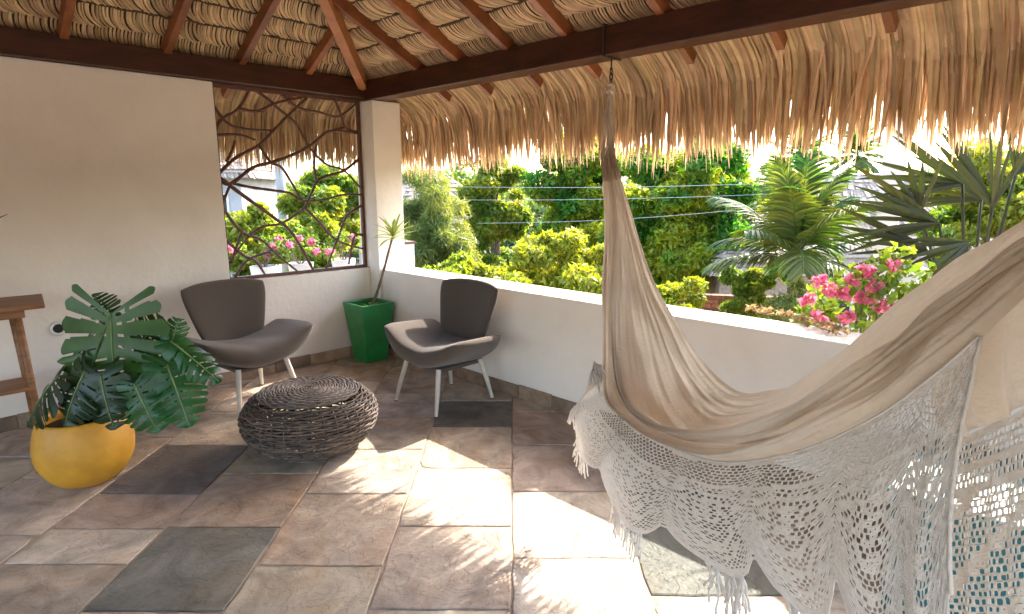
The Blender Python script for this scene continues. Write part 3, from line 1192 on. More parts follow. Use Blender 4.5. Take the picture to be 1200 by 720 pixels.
dr = thing('dracaena_plant', 'slim stemmed plant with a tuft of yellow green leaves in the green planter', 'plant', tuple(gc + up * 0.48))
top = onp(461, 274, fw, float(gc @ fw) + 0.03)
st0 = gc + np.array([0.02, -0.02, 0.49])
mb = MB()
path = catmull([st0, st0 * 0.6 + top * 0.4 + rt * 0.012, top], 16)
mb.tube(path, [0.014 - 0.004 * k / 15 + 0.0015 * math.sin(k * 2.3) for k in range(16)], n=8)
mb.build('stem', M_BARK, dr, smooth=True)


def blade(mbx, base, dirv, length, width, droop, nseg=6, keel=0.4, side=None):
    d = np.array(dirv, float)
    d /= np.linalg.norm(d)
    s = np.cross(d, up) if side is None else np.array(side)
    if np.linalg.norm(s) < 1e-3:
        s = np.array([1.0, 0, 0])
    s /= np.linalg.norm(s)
    pts, ws, sd, nm = [], [], [], []
    p = np.array(base, float)
    for i in range(nseg + 1):
        t = i / nseg
        pts.append(p.copy())
        ws.append(width * max(0.06, math.sin(PI * (0.14 + 0.84 * t)) ** 0.8))
        sd.append(s)
        n = np.cross(s, d)
        nm.append(-n)
        p = p + d * length / nseg
        d = d - up * droop / nseg
        d /= np.linalg.norm(d)
    mbx.strip(pts, ws, sd, keel=keel, nrm=nm)


rr_ = random.Random(3)
for k in range(26):
    a = k * 2.4
    el = 1.25 - 1.15 * (k / 26)
    mb = MB()
    blade(mb, top + up * (-0.002 * k), (math.cos(a) * math.cos(el), math.sin(a) * math.cos(el), math.sin(el)), rr_.uniform(0.17, 0.25), 0.032, rr_.uniform(0.4, 1.1))
    mb.build('leaf', M_DRACAENA, dr)
for k in range(7):
    a = k * 0.9 + 0.3
    mb = MB()
    blade(mb, st0 + np.array([math.cos(a), math.sin(a), 0]) * 0.02, (math.cos(a), math.sin(a), 0.9), rr_.uniform(0.09, 0.14), 0.03, 1.4)
    mb.build('leaf', M_DRACAENA, dr)

# ================================================================== SIDE TABLE at the wall
tt = thing('wooden_side_table', 'slim wooden table with round legs and a lower shelf against the cream wall', 'table', (0.1, 4.6, 0))
tz = 0.90
mb = MB()
mb.hexa([(-0.75, 4.36, tz - 0.028), (0.55, 4.36, tz - 0.028), (0.60, 4.80, tz - 0.028), (-0.75, 4.80, tz - 0.028), (-0.75, 4.36, tz), (0.55, 4.36, tz), (0.60, 4.80, tz), (-0.75, 4.80, tz)])
mb.build('table_top', M_WOOD, tt, bevel=0.005)
mb = MB()
mb.box(-0.70, 0.46, 4.42, 4.445, tz - 0.08, tz - 0.0285)
mb.box(-0.70, 0.46, 4.72, 4.745, tz - 0.08, tz - 0.0285)
mb.build('apron', M_WOOD, tt, bevel=0.003)
mb = MB()
mb.box(-0.66, 0.44, 4.44, 4.72, 0.375, 0.40)
mb.build('lower_shelf', M_WOOD, tt, bevel=0.004)
for lx, ly in ((0.425, 4.46), (0.425, 4.70), (-0.65, 4.46), (-0.65, 4.70)):
    mb = MB()
    sx = 0.03 if lx > 0 else -0.03
    mb.tube([(lx, ly, tz - 0.029), (lx + sx * .6, ly, 0.45), (lx + sx, ly, 0.003)], [0.021, 0.019, 0.016], n=12)
    mb.build('leg', M_WOOD, tt, smooth=True)
tp = onp(9, 251, YN, 4.58)
pl = thing('table_plant', 'small dark leaved plant in a clay pot on the wooden table', 'plant', (0.2, 4.58, tz))
mb = MB()
mb.lathe([(0.001, 0.001), (0.05, 0.001), (0.07, 0.10), (0.075, 0.12), (0.066, 0.12), (0.06, 0.1)], (0.18, 4.58, tz), n=28)
mb.build('clay_pot', M_BRICK, pl, smooth=True)
for k, e in enumerate([tp, tp + np.array([-0.2, 0.1, 0.15]), tp + np.array([-0.35, 0, 0.0]), tp + np.array([-0.25, -.12, 0.06])]):
    b0 = np.array([0.18, 4.58, tz + 0.1])
    m_ = MB()
    cc = catmull([b0, (b0 + e) / 2 + up * 0.12, e], 9)
    m_.strip(list(cc), [0.012 + 0.055 * math.sin(PI * min(1, max(0, (i - 2) / 6.2))) for i in range(9)], [np.cross((e - b0), up) / np.linalg.norm(np.cross((e - b0), up))] * 9, keel=0.3, nrm=[up * -1] * 9)
    lo = m_.build('leaf', M_MONSTERA, pl)
    lo.color = (0.6, 0.7, 0.6, 1)

# ================================================================== HAMMOCK
HA, HB = np.array([3.17, 2.27, 2.34]), np.array([0.75, -0.42, 2.34])
hd = (HB - HA)[:2]
hd = hd / np.linalg.norm(hd)
hn = np.array([-hd[1], hd[0], 0.0])            # towards the garden
HC = float(hn @ HA)
ham = thing('hammock', 'raw cotton hammock with wide white crochet lace hung from the beam', 'hammock', tuple((HA + HB) / 2 * np.array([1, 1, 0])))

ust = [  # far edge, inside, near crest, crease, lace head   (photo pixels) and the offsets from the hanging plane
    [(718, 176), (716, 177), (713, 178), (711, 178), (709, 178)],
    [(738, 245), (732, 250), (720, 255), (715, 256), (710, 258)],
    [(762, 318), (748, 330), (721, 340), (715, 342), (709, 345)],
    [(790, 372), (768, 392), (723, 408), (717, 411), (709, 414)],
    [(818, 415), (790, 448), (732, 456), (724, 460), (712, 462)],
    [(848, 448), (818, 484), (754, 487), (750, 493), (734, 490)],
    [(878, 462), (846, 494), (798, 504), (797, 516), (776, 518)],
    [(915, 456), (890, 487), (858, 501), (858, 523), (842, 541)],
    [(965, 427), (950, 456), (935, 474), (932, 499), (925, 533)],
    [(1030, 374), (1022, 400), (1017, 424), (1017, 450), (1022, 494)],
    [(1100, 320), (1095, 345), (1092, 366), (1092, 392), (1100, 440)],
    [(1185, 268), (1180, 288), (1176, 304), (1172, 330), (1172, 376)],
    [(1290, 200), (1285, 214), (1280, 225), (1275, 240), (1270, 272)],
    [(1400, 135), (1398, 138), (1396, 142), (1394, 146), (1392, 152)],
]
env = [0.05, 0.35, 0.6, 0.75, 0.9, 1, 1, 1, 1, 0.95, 0.8, 0.6, 0.35, 0.08]
near = [0, -0.05, -0.11, -0.14, -0.15, -0.15, -0.13, -0.10, -0.07, -0.04, -0.02, 0, 0, 0]
offs = [0.20, 0.10, -0.12, -0.15, -0.17]
lines = []
for j in range(5):
    P = []
    for i, row in enumerate(ust):
        if i == len(ust) - 1:
            P.append(HB - np.append(hd, 0) * 0.34 - up * (0.44 + 0.012 * j) + hn * 0.02 * (2 - j))
        else:
            P.append(onp(*row[j], hn, HC + offs[j] * env[i] + near[i]))
    lines.append(catmull(P, 220))
# crease fold: the inside sags and the crest bulges towards the room
NUh, NVh = 220, 170
grid = np.zeros((NUh, NVh, 3))
rw = np.random.default_rng(4)
phs = rw.uniform(0, 6.28, 12)
for i in range(NUh):
    ctl = [lines[j][i] for j in range(5)]
    u = i / (NUh - 1)
    sag = 0.07 * math.sin(PI * min(1, max(0, (u - 0.18) / 0.5))) ** 1
    mid = (ctl[0] + ctl[1]) / 2 - up * 0.0
    bell = ctl[1] * 0.5 + ctl[2] * 0.5 - up * sag
    crest = ctl[2]
    under = (ctl[2] + ctl[3]) / 2 - hn * 0.020 * math.sin(PI * u)
    crease = ctl[3] + hn * 0.030 * math.sin(PI * u)
    body = (ctl[3] + ctl[4]) / 2 - hn * 0.035 * math.sin(PI * u)
    row = catmull([ctl[0], mid, ctl[1], bell, crest, under, crease, body, ctl[4]], NVh)
    grid[i] = row
# longitudinal pleats and soft wrinkles along the local normal
du = np.gradient(grid, axis=0)
dv = np.gradient(grid, axis=1)
nr = np.cross(du, dv)
nr /= np.linalg.norm(nr, axis=2)[:, :, None] + 1e-9
uu = np.linspace(0, 1, NUh)[:, None]
vv = np.linspace(0, 1, NVh)[None, :]
def ridge(x):
    return 1 - 2 * np.abs(np.sin(x / 2)) ** 0.75


pleat = (ridge(vv * 46 + 3 * np.sin(uu * 5) + phs[0]) * 0.5 + ridge(vv * 83 + 4 * uu + 2 * np.sin(uu * 11) + phs[1]) * 0.35 + np.sin(vv * 27 - 6 * uu + phs[2]) * 0.6
         + ridge(vv * 190 + 9 * np.sin(uu * 7 + 2) + phs[7]) * 0.16 + ridge(vv * 131 - 14 * uu + phs[8]) * 0.2)
amp = 0.0036 + 0.0065 * np.abs(uu - 0.5) * 2
wr = 0.004 * np.sin(uu * 34 + vv * 13 + phs[3]) * np.sin(vv * 9 + uu * 8 + phs[4]) + 0.003 * np.sin(uu * 61 + 21 * vv + phs[5]) * np.sin(vv * 17 + phs[6])
edge = np.minimum(1, (1 - vv) * 8)
leftbulk = np.exp(-((uu - 0.30) / 0.15) ** 2) * np.exp(-((vv - 0.22) / 0.16) ** 2)
wr2 = leftbulk * (0.006 * np.sin(vv * 74 + 5 * np.sin(uu * 9) + uu * 12) * (0.6 + 0.4 * np.sin(uu * 37 + vv * 11)) + 0.004 * ridge(vv * 131 - uu * 25) * np.sin(uu * 21 + 2))
grid = grid + nr * ((pleat * amp + wr) * edge + wr2)[:, :, None]
idx = np.arange(NUh * NVh).reshape(NUh, NVh)
Fq = np.stack([idx[:-1, :-1], idx[1:, :-1], idx[1:, 1:], idx[:-1, 1:]], -1).reshape(-1, 4)
cl = link('cloth', mesh_np('cloth', grid.reshape(-1, 3), Fq), M_CLOTH, ham, smooth=True)

# ---- crochet lace: real openings, cell by cell


def lace_panel(head, hem, ncol, nrow, name, seed, vscallop, hole_fn, bulge=0.03):
    """head, hem: arrays of points (ncol+1); cells with a hole each"""
    r = np.random.default_rng(seed)
    V, F = [], []
    H, B = catmull(head, ncol * 2 + 1), catmull(hem, ncol * 2 + 1)
    tx = np.zeros((ncol * 2 + 1, nrow + 1, 3))
    for i in range(ncol * 2 + 1):
        u = i / (ncol * 2)
        L_ = vscallop(u)
        for j in range(nrow + 1):
            v = j / nrow * L_
            p = H[i] + (B[i] - H[i]) * v
            side = -hn * bulge * math.sin(PI * min(1, v)) + hn * (0.006 * math.sin(u * 44 + 2 * v) * v + 0.0015 * math.sin(u * 97 + 5 * v) * v)
            tx[i, j] = p + side
    jit = r.normal(0, 0.0005, tx.shape)
    tx += jit
    for j in range(nrow):
        off = j % 2
        for c in range(ncol):
            i0 = 2 * c + off
            if i0 + 2 > ncol * 2:
                continue
            u, v = (i0 + 1) / (ncol * 2), (j + 0.5) / nrow
            hx, hy = hole_fn(u, v, c, j)
            a, b, c_, d = tx[i0, j], tx[i0 + 2, j], tx[i0 + 2, j + 1], tx[i0, j + 1]
            o = len(V)
            if hx <= 0:
                V += [a, b, c_, d]
                F.append((o, o + 1, o + 2, o + 3))
                continue
            cen = (a + b + c_ + d) / 4 + r.normal(0, 0.0006, 3)
            ex, ey = (b + c_ - a - d) / 4, (c_ + d - a - b) / 4
            inner = []
            k = 0.62
            hx *= r.uniform(0.93, 1.07)
            hy *= r.uniform(0.93, 1.07)
            g_ = 1 + 0.14 * min(1, max(0, (u - 0.35) / 0.3))
            hx, hy = min(hx * g_, 0.9), min(hy * g_, 0.9)
            for sx, sy_ in ((-1, -k), (-k, -1), (k, -1), (1, -k), (1, k), (k, 1), (-k, 1), (-1, k)):
                inner.append(cen + ex * sx * hx + ey * sy_ * hy)
            V += [a, b, c_, d] + inner
            I = lambda n: o + 4 + n
            F += [(o, o + 1, I(2), I(1)), (o + 1, o + 2, I(4), I(3)), (o + 2, o + 3, I(6), I(5)), (o + 3, o, I(0), I(7)),
                  (o, I(1), I(0), I(0)), (o + 1, I(3), I(2), I(2)), (o + 2, I(5), I(4), I(4)), (o + 3, I(7), I(6), I(6))]
    me = bpy.data.meshes.new(name)
    me.from_pydata([tuple(p) for p in V], [], [f if f[2] != f[3] else f[:3] for f in F])
    ob = link(name, me, M_LACE, ham)
    sm = ob.modifiers.new('thick', 'SOLIDIFY')
    sm.thickness = 0.0022
    sm.offset = 0
    return ob, tx


NSC = 9
SCP = [0.005, 0.115, 0.235, 0.365, 0.50, 0.63, 0.755, 0.88, 0.995]


def scallop(u):
    # pointed lobes
    for a, b in zip(SCP, SCP[1:]):
        if a <= u <= b:
            t = (u - a) / (b - a)
            return 0.70 + 0.36 * (math.sin(PI * t) ** 0.8)
    return 0.70


def hole_near(u, v, c, j):
    L_ = scallop(u)
    vm = v * L_
    k = None
    for a, b in zip(SCP, SCP[1:]):
        if a <= u <= b:
            k = (u - a) / (b - a)
    k = 0.5 if k is None else k
    if vm < 0.035:
        return (0, 0)
    if vm < 0.20:
        return (0.82, 0.80)                     # net next to the cloth
    if vm < 0.235:
        return (0.0, 0.0)
    if vm < 0.29:
        return (0.72, 0.66) if (c // 2) % 2 == 0 else (0.4, 0.4)
    if vm < 0.315:
        return (0, 0)
    if vm < 0.355:
        return (0.56, 0.92)                     # row of upright slots
    if vm < 0.38:
        return (0, 0)
    # fan shaped motif per lobe
    rad = math.hypot((k - 0.5) * 1.25, (vm - 0.42) * 1.0)
    band = (rad * 9.0) % 1.0
    if rad < 0.10:
        return (0.68, 0.68) if (c + j) % 2 else (0.3, 0.3)
    if vm > 0.86 * L_ and vm < 0.93 * L_:
        return (0.6, 0.92)
    if v > 0.955:
        return (0, 0)
    if band < 0.28:
        return (0.2, 0.2)
    if band < 0.50:
        return (0.56, 0.9)
    dia = (c * 0.5 + j) % 6
    return (0.74, 0.76) if dia > 1.2 else (0.3, 0.3)


lace_px = [(700, 420), (692, 452), (670, 492), (690, 546), (740, 618), (838, 662), (925, 705), (1008, 752), (1070, 800), (1122, 830)]
lace_ids = [3.25, 3.6, 4.0, 5.0, 6.0, 7.0, 8.0, 9.0, 10.0, 10.75]
hem_s = [-0.32, -0.36, -0.38, -0.35, -0.30, -0.26, -0.23, -0.21, -0.19, -0.18]
head_, hem_ = [], []
for (x, y), k in zip(lace_px, lace_ids):
    f = k / 13 * (NUh - 1)
    i = int(f)
    hp = grid[i, -1] * (1 - (f - i)) + grid[min(i + 1, NUh - 1), -1] * (f - i) - hn * 0.004
    head_.append(hp)
    s = hem_s[len(hem_)]
    p = onp(x, y, hn, HC + s)
    if p[2] < 0.13:
        p = onz(x, y, 0.13)
    hem_.append(p)
lace, ltx = lace_panel(head_, hem_, 108, 40, 'lace_border', 3, scallop, hole_near)
stuff(lace)
# tassels on the points
ts = MB()
rt_ = random.Random(12)
nI = ltx.shape[0] - 1
for a, b in zip(SCP, SCP[1:]):
    for q in range(26):
        uq = (a + b) / 2 + (b - a) * rt_.uniform(-0.24, 0.24)
        i = int(uq * nI)
        p0 = ltx[i, -1]
        dn = (ltx[i, -1] - ltx[i, -6])
        dn = dn / np.linalg.norm(dn)
        ln = rt_.uniform(0.06, 0.12)
        pts = []
        s1, s2 = rt_.uniform(-.022, .022), rt_.uniform(-.022, .022)
        for w in range(6):
            t = w / 5
            q3 = p0 + (dn * (0.75 - 0.35 * t) - up * (0.25 + 0.4 * t)) * ln * t + np.append(hd, 0) * (s1 * t + 0.006 * math.sin(9 * t + q * 1.7)) + hn * s2 * t
            q3[2] = max(q3[2], 0.014)
            pts.append(q3)
        ts.tube(pts, [0.0034, 0.0032, 0.003, 0.003, 0.003, 0.0036], n=5)
stuff(ts.build('tassel_fringe', M_LACE, ham, smooth=True))
# edge cord closing the lace border
ec = MB()
ec.tube(ltx[-1][::2], 0.003, n=6)
ec.tube(catmull(head_, 80) - hn * 0.004, 0.0022, n=6)
ec.build('edge_cord', M_LACE, ham, smooth=True)

# ---- the hammock's own second half of the drape beside the lace edge
tops, lows, hem2 = [], [], []
px_top = [(1116, 400), (1150, 368), (1190, 326), (1250, 272), (1330, 205)]
px_low = [(1112, 522), (1150, 503), (1195, 482), (1255, 452), (1330, 420)]
px_hem = [(1108, 760), (1150, 770), (1200, 775), (1260, 770), (1335, 750)]
for a, b, c in zip(px_top, px_low, px_hem):
    tops.append(onp(*a, hn, HC - 0.03))
    lows.append(onp(*b, hn, HC - 0.10))
    hem2.append(onp(*c, hn, HC - 0.08))
T2, L2 = catmull(tops, 40), catmull(lows, 40)
g2 = np.zeros((40, 14, 3))
for i in range(40):
    for j in range(14):
        v = j / 13
        g2[i, j] = T2[i] * (1 - v) + L2[i] * v - hn * (0.02 * math.sin(PI * v) + 0.014 * math.sin(i * 0.55 + 3 * v))
idx = np.arange(40 * 14).reshape(40, 14)
Fq = np.stack([idx[:-1, :-1], idx[1:, :-1], idx[1:, 1:], idx[:-1, 1:]], -1).reshape(-1, 4)
link('side_cloth', mesh_np('side_cloth', g2.reshape(-1, 3), Fq), M_CLOTH, ham, smooth=True)


def hole_far(u, v, c, j):
    if v < 0.03:
        return (0, 0)
    if v < 0.13:
        return (0.72, 0.66)
    if v < 0.16:
        return (0, 0)
    if v < 0.24:
        return (0.55, 0.88)
    if v < 0.28:
        return (0, 0)
    d = (c * 0.5 + j * 0.9) % 9
    return (0.7, 0.74) if d > 2.2 else (0.2, 0.2)


l2, _ = lace_panel(lows, hem2, 34, 30, 'lace_border', 8, lambda u: 1.0, hole_far, bulge=0.01)
stuff(l2)

# ---- suspension: chain, knot, cords
for end, (H_, gather) in enumerate(((HA, grid[0, NVh // 2]), (HB, grid[-1, NVh // 2]))):
    mb = MB()
    loop = []
    bx, by = H_[0], H_[1]
    hx_ = hd if end == 0 else hd
    wrap = [(0, -0.004), (0.094, -0.004), (0.094, 0.172), (-0.094, 0.172), (-0.094, -0.004)]
    pts = [np.array([bx + (0.0125 if end == 0 else 0) + (o if end == 0 else 0), by + (0 if end == 0 else o - 0.08), 2.341 + z]) for o, z in wrap]
    mb.tube(pts + [pts[0]], 0.0065, n=6)
    mb.tube([pts[0], pts[0] - up * 0.07], 0.005, n=6)
    mb.build('hook_strap', M_BLACKIRON, ham)
    top_ = pts[0] - up * 0.06
    gv = gather - top_
    gl = np.linalg.norm(gv)
    gd_ = gv / gl
    nlink = 3
    sidev = np.cross(gd_, up) if abs(gd_[2]) < 0.95 else np.array([1.0, 0, 0])
    sidev /= np.linalg.norm(sidev)
    s2v = np.cross(gd_, sidev)
    for k in range(nlink):
        c0 = top_ + gd_ * (0.016 + 0.034 * k)
        sv = sidev if k % 2 == 0 else s2v
        mb = MB()
        mb.tube([c0 + gd_ * 0.021 * math.cos(a) + sv * 0.010 * math.sin(a) for a in np.linspace(0, 2 * PI, 18)[:-1]], 0.0042, n=6, closed=True)
        mb.build('chain_link', M_BLACKIRON, ham, smooth=True)
    k0 = top_ + gd_ * (0.034 * nlink + 0.02)
    mb = MB()
    mb.tube([k0 + gd_ * 0.02 * math.cos(a) * 1.2 + (sidev * math.cos(3 * a) + s2v * math.sin(2 * a)) * 0.014 for a in np.linspace(0, 2 * PI, 40)[:-1]], 0.010, n=7, closed=True)
    mb.build('rope_knot', M_ROPE, ham, smooth=True)
    cords = MB()
    rc = random.Random(5 + end)
    gi = 0 if end == 0 else NUh - 1
    gi2 = 8 if end == 0 else NUh - 9
    for q in range(30):
        j = int(q / 29 * (NVh - 1))
        e0 = grid[gi2, j]
        w_ = grid[gi, j]
        m1 = k0 + (w_ - k0) * 0.5 + sidev * rc.uniform(-.02, .02) + s2v * rc.uniform(-.02, .02)
        cords.tube(catmull([k0 + sidev * rc.uniform(-.008, .008), m1, w_ + (w_ - gather) * 0.6, e0], 12), 0.0036, n=5)
    stuff(cords.build('suspension_cord', M_ROPE, ham, smooth=True))
    if end == 0:
        mb = MB()
        a0 = k0 + (gather - k0) * 0.8
        lp = [onp(x, y, hn, HC - 0.03) for x, y in ((712, 172), (708, 185), (708, 205), (706, 222), (708, 229), (711, 224), (711, 205), (711, 188))]
        mb.tube(catmull(lp, 26), 0.0045, n=6)
        mb.build('loose_cord', M_LACE, ham, smooth=True)
        fr_ = MB()
        for q in range(16):
            a = rc.uniform(0, 6.28)
            dv_ = sidev * math.cos(a) + s2v * math.sin(a)
            fr_.tube([k0, k0 + dv_ * 0.02 - gd_ * 0.01, k0 + dv_ * rc.uniform(.03, .05) + up * rc.uniform(-.03, .03)], 0.003, n=4)
        stuff(fr_.build('frayed_end', M_ROPE, ham))

# ================================================================== GARDEN
def leaf_cloud(name, clumps, n_per, lsize, lw, material, parent, seed, flat=0.5, hang=0.0):
    """clumps: list of (centre, radius vec); rhombic leaves spread through them"""
    r = np.random.default_rng(seed)
    Vs = []
    for c, rad in clumps:
        n = n_per
        d = r.normal(size=(n, 3))
        d /= np.linalg.norm(d, axis=1)[:, None]
        rr = r.uniform(0.25, 1.0, (n, 1)) ** 0.55
        P = np.array(c) + d * rr * np.array(rad)
        ax = r.normal(size=(n, 3)) + d * 0.9
        ax[:, 2] -= hang
        ax /= np.linalg.norm(ax, axis=1)[:, None]
        nm = r.normal(size=(n, 3)) * (1 - flat) + np.array([0, 0, 1.0]) * flat + d * 0.3
        sd = np.cross(ax, nm)
        sd /= np.linalg.norm(sd, axis=1)[:, None] + 1e-9
        L_ = lsize * r.uniform(0.6, 1.3, (n, 1))
        W_ = lw * r.uniform(0.7, 1.25, (n, 1))
        up_ = np.cross(sd, ax)
        Vs.append(np.stack([P - ax * L_ / 2, P + sd * W_ / 2 + up_ * W_ * 0.18, P + ax * L_ / 2, P - sd * W_ / 2 + up_ * W_ * 0.18], 1).reshape(-1, 3))
    V = np.concatenate(Vs)
    F_ = np.arange(len(V)).reshape(-1, 4)
    return link(name, mesh_np(name, V, F_), material, parent)


def blob_clumps(cen, rad, k, cr, seed, shell=0.55):
    r = np.random.default_rng(seed)
    out = []
    for _ in range(k):
        d = r.normal(size=3)
        d /= np.linalg.norm(d)
        q = r.uniform(shell, 1.0) if r.random() < 0.8 else r.uniform(0.1, shell)
        s = cr * r.uniform(0.65, 1.35)
        out.append((np.array(cen) + d * q * np.array(rad), np.array([s, s, s * 0.75])))
    return out


def tree(name, label, cat, box, dist, material, seed, nclump=60, n_per=260, lsize=0.22, lw=0.09, cr=None, group=None, trunk_r=0.14, depth=1.0, hang=0.2, flat=0.45, shell=0.55):
    x0, y0, x1, y1 = box
    cen = onf((x0 + x1) / 2, (y0 + y1) / 2, dist)
    hw = (x1 - x0) / 2 * dist / 716.0
    hh_ = (y1 - y0) / 2 * dist / 716.0
    rad = np.array([hw, hw * depth, hh_])
    cr = cr or 0.30 * min(hw, hh_)
    base = (cen[0], cen[1], GZ)
    t = thing(name, label, cat, base, group)
    cl = blob_clumps(cen, rad * 0.86, nclump, cr, seed, shell)
    leaf_cloud('crown', cl, n_per, lsize, lw, material, t, seed + 1, flat=flat, hang=hang)
    m = MB()
    rs = random.Random(seed)
    top_ = np.array(cen) + up * rad[2] * 0.3
    b0 = np.array(base) + up * 0.002
    m.tube(catmull([b0, b0 * 0.5 + top_ * 0.5 + np.array([rs.uniform(-.2, .2), rs.uniform(-.2, .2), 0]), top_], 12), np.linspace(trunk_r, trunk_r * 0.35, 12), n=8)
    for c, s in cl[::max(1, nclump // 10)]:
        st = b0 + (top_ - b0) * rs.uniform(0.45, 0.9)
        m.tube(catmull([st, (st + c) / 2 + up * 0.1, c], 7), np.linspace(trunk_r * 0.4, trunk_r * 0.1, 7), n=6)
    m.build('trunk', M_BARK, t, smooth=True)
    return t


GT = 'garden trees beyond the parapet'
tree('mango_tree', 'dark green dense tree left of the hammock ropes', 'tree', (612, 128, 745, 370), 17, M_MANGO, 101, 70, 800, 0.22, 0.075, cr=0.42, group=GT, shell=0.35)
tree('mango_tree', 'broad dense tree seen through the hammock between ropes and young palm', 'tree', (700, 128, 905, 385), 15, M_MANGO, 102, 105, 800, 0.20, 0.07, cr=0.44, group=GT, shell=0.35)
tree('garden_tree', 'lighter green tree between the feathery tree and the dark dense trees', 'tree', (530, 158, 626, 360), 19, M_OLIVEL, 103, 48, 520, 0.24, 0.085, cr=0.36, group=GT, shell=0.3)
tree('feathery_tree', 'pale yellow green feathery tree just right of the white column', 'tree', (452, 186, 560, 380), 12, M_FEATHER, 104, 70, 420, 0.26, 0.018, group=GT, hang=0.7)
tree('garden_tree', 'green tree behind the branch screen, beside the grey pole', 'tree', (318, 178, 440, 330), 16, M_OLIVEL, 105, 52, 520, 0.21, 0.08, cr=0.34, group=GT, shell=0.3)
tree('garden_tree', 'yellowish tree behind the pink flowers and the fan palm', 'tree', (1075, 140, 1260, 350), 13, M_OLIVEL, 106, 60, 520, 0.17, 0.07, cr=0.36, group=GT, shell=0.3)
tree('garden_tree', 'small green tree behind the young coconut palm', 'tree', (880, 205, 975, 350), 22, M_OLIVEL, 107, 44, 420, 0.24, 0.09, group=GT)
GSH = 'sunlit yellow green shrubs below the parapet'
tree('yellow_shrub', 'wide yellow green shrub in front of the feathery tree', 'shrub', (462, 278, 640, 450), 8.0, M_CROTON, 111, 80, 420, 0.115, 0.045, cr=0.20, group=GSH, trunk_r=0.06, shell=0.35)
tree('yellow_shrub', 'tall yellow green shrub left of the hammock below the dark trees', 'shrub', (585, 252, 735, 440), 9.0, M_CROTON, 112, 74, 420, 0.14, 0.042, cr=0.22, group=GSH, trunk_r=0.06, hang=0.6, shell=0.35)
tree('yellow_shrub', 'small yellow green shrub right of the hammock cloth', 'shrub', (758, 306, 842, 430), 8.0, M_CROTON, 113, 36, 340, 0.095, 0.045, group=GSH, trunk_r=0.05)
tree('yellow_shrub', 'dry yellowish bush at the foot of the young coconut palm', 'shrub', (890, 322, 985, 430), 8.0, M_FEATHER, 117, 40, 260, 0.16, 0.02, group=GSH, trunk_r=0.05)
tree('yellow_shrub', 'loose green shrub in front of the low hut beside the young palm', 'shrub', (836, 292, 905, 420), 10.0, M_OLIVEL, 116, 40, 360, 0.11, 0.04, group=GSH, trunk_r=0.05)
tree('yellow_shrub', 'bright yellow shrub behind the branch screen', 'shrub', (335, 248, 415, 350), 9.5, M_CROTON, 114, 36, 220, 0.17, 0.05, group=GSH, trunk_r=0.05)
tree('yellow_shrub', 'low shrub at the foot of the grey house behind the screen', 'shrub', (255, 226, 350, 360), 11, M_OLIVEL, 115, 44, 320, 0.14, 0.06, group=GSH, trunk_r=0.05)

# far woods, one mass
cl = []
r = np.random.default_rng(77)
for k in range(520):
    px_ = r.uniform(-250, 1500)
    d = r.uniform(38, 60)
    if k >= 230:
        an = HEAD + (r.uniform(-2.3, -0.85) if k % 3 else r.uniform(0.8, 1.6))
        p_ = np.array([math.cos(an), math.sin(an)]) * d
        for z in np.linspace(GZ + 0.5, 1.4 + r.uniform(-.6, 1.0), 3):
            cl.append((np.array([p_[0], p_[1], z]), np.array([1.9, 1.9, 1.2])))
        continue
    topy = 212 + 8 * math.sin(px_ * 0.021) + 6 * math.sin(px_ * 0.05 + 1)
    if 960 < px_ < 1050:
        topy += 8
    c = onf(px_, topy + 4, d)
    for z in np.linspace(GZ + 0.5, c[2] - 0.9, 3):
        cl.append((np.array([c[0], c[1], z]) + r.normal(0, .5, 3), np.array([1.7, 1.7, 1.1])))
stuff(leaf_cloud('distant_woods', cl, 130, 0.62, 0.30, M_FARLEAF, None, 78))
wo = bpy.data.objects['distant_woods']
tag(wo, 'far belt of green trees along the horizon beyond the garden', 'woods')


def frond(mbl, mbs, base, dirv, length, droop, nleaf, leaf_len, leaf_w, seed, rach=0.018):
    r = random.Random(seed)
    d = np.array(dirv, float)
    d /= np.linalg.norm(d)
    pts = [np.array(base, float)]
    ds = [d]
    n = 14
    for i in range(n):
        pts.append(pts[-1] + d * length / n)
        d = d - up * droop / n * (0.5 + 1.2 * i / n)
        d /= np.linalg.norm(d)
        ds.append(d)
    P = np.array(pts)
    mbs.tube(P, np.linspace(rach, rach * 0.2, n + 1), n=5)
    for q in range(nleaf):
        t = 0.16 + 0.83 * q / nleaf
        f = t * n
        i = min(int(f), n - 1)
        p = P[i] + (P[i + 1] - P[i]) * (f - i)
        dd = ds[i]
        s = np.cross(dd, up)
        s /= np.linalg.norm(s) + 1e-9
        ll = leaf_len * (math.sin(PI * (0.12 + 0.82 * t)) ** 0.7) * r.uniform(0.85, 1.1)
        for sg in (-1, 1):
            dv_ = dd * (0.55 + 0.6 * t) + s * sg * 0.95 - up * r.uniform(0.0, 0.3)
            blade(mbl, p, dv_, ll, leaf_w, r.uniform(0.5, 1.2), nseg=4, keel=0.3, side=np.cross(dv_, np.cross(s, dd) * 1.0 + s * sg * 0.3))


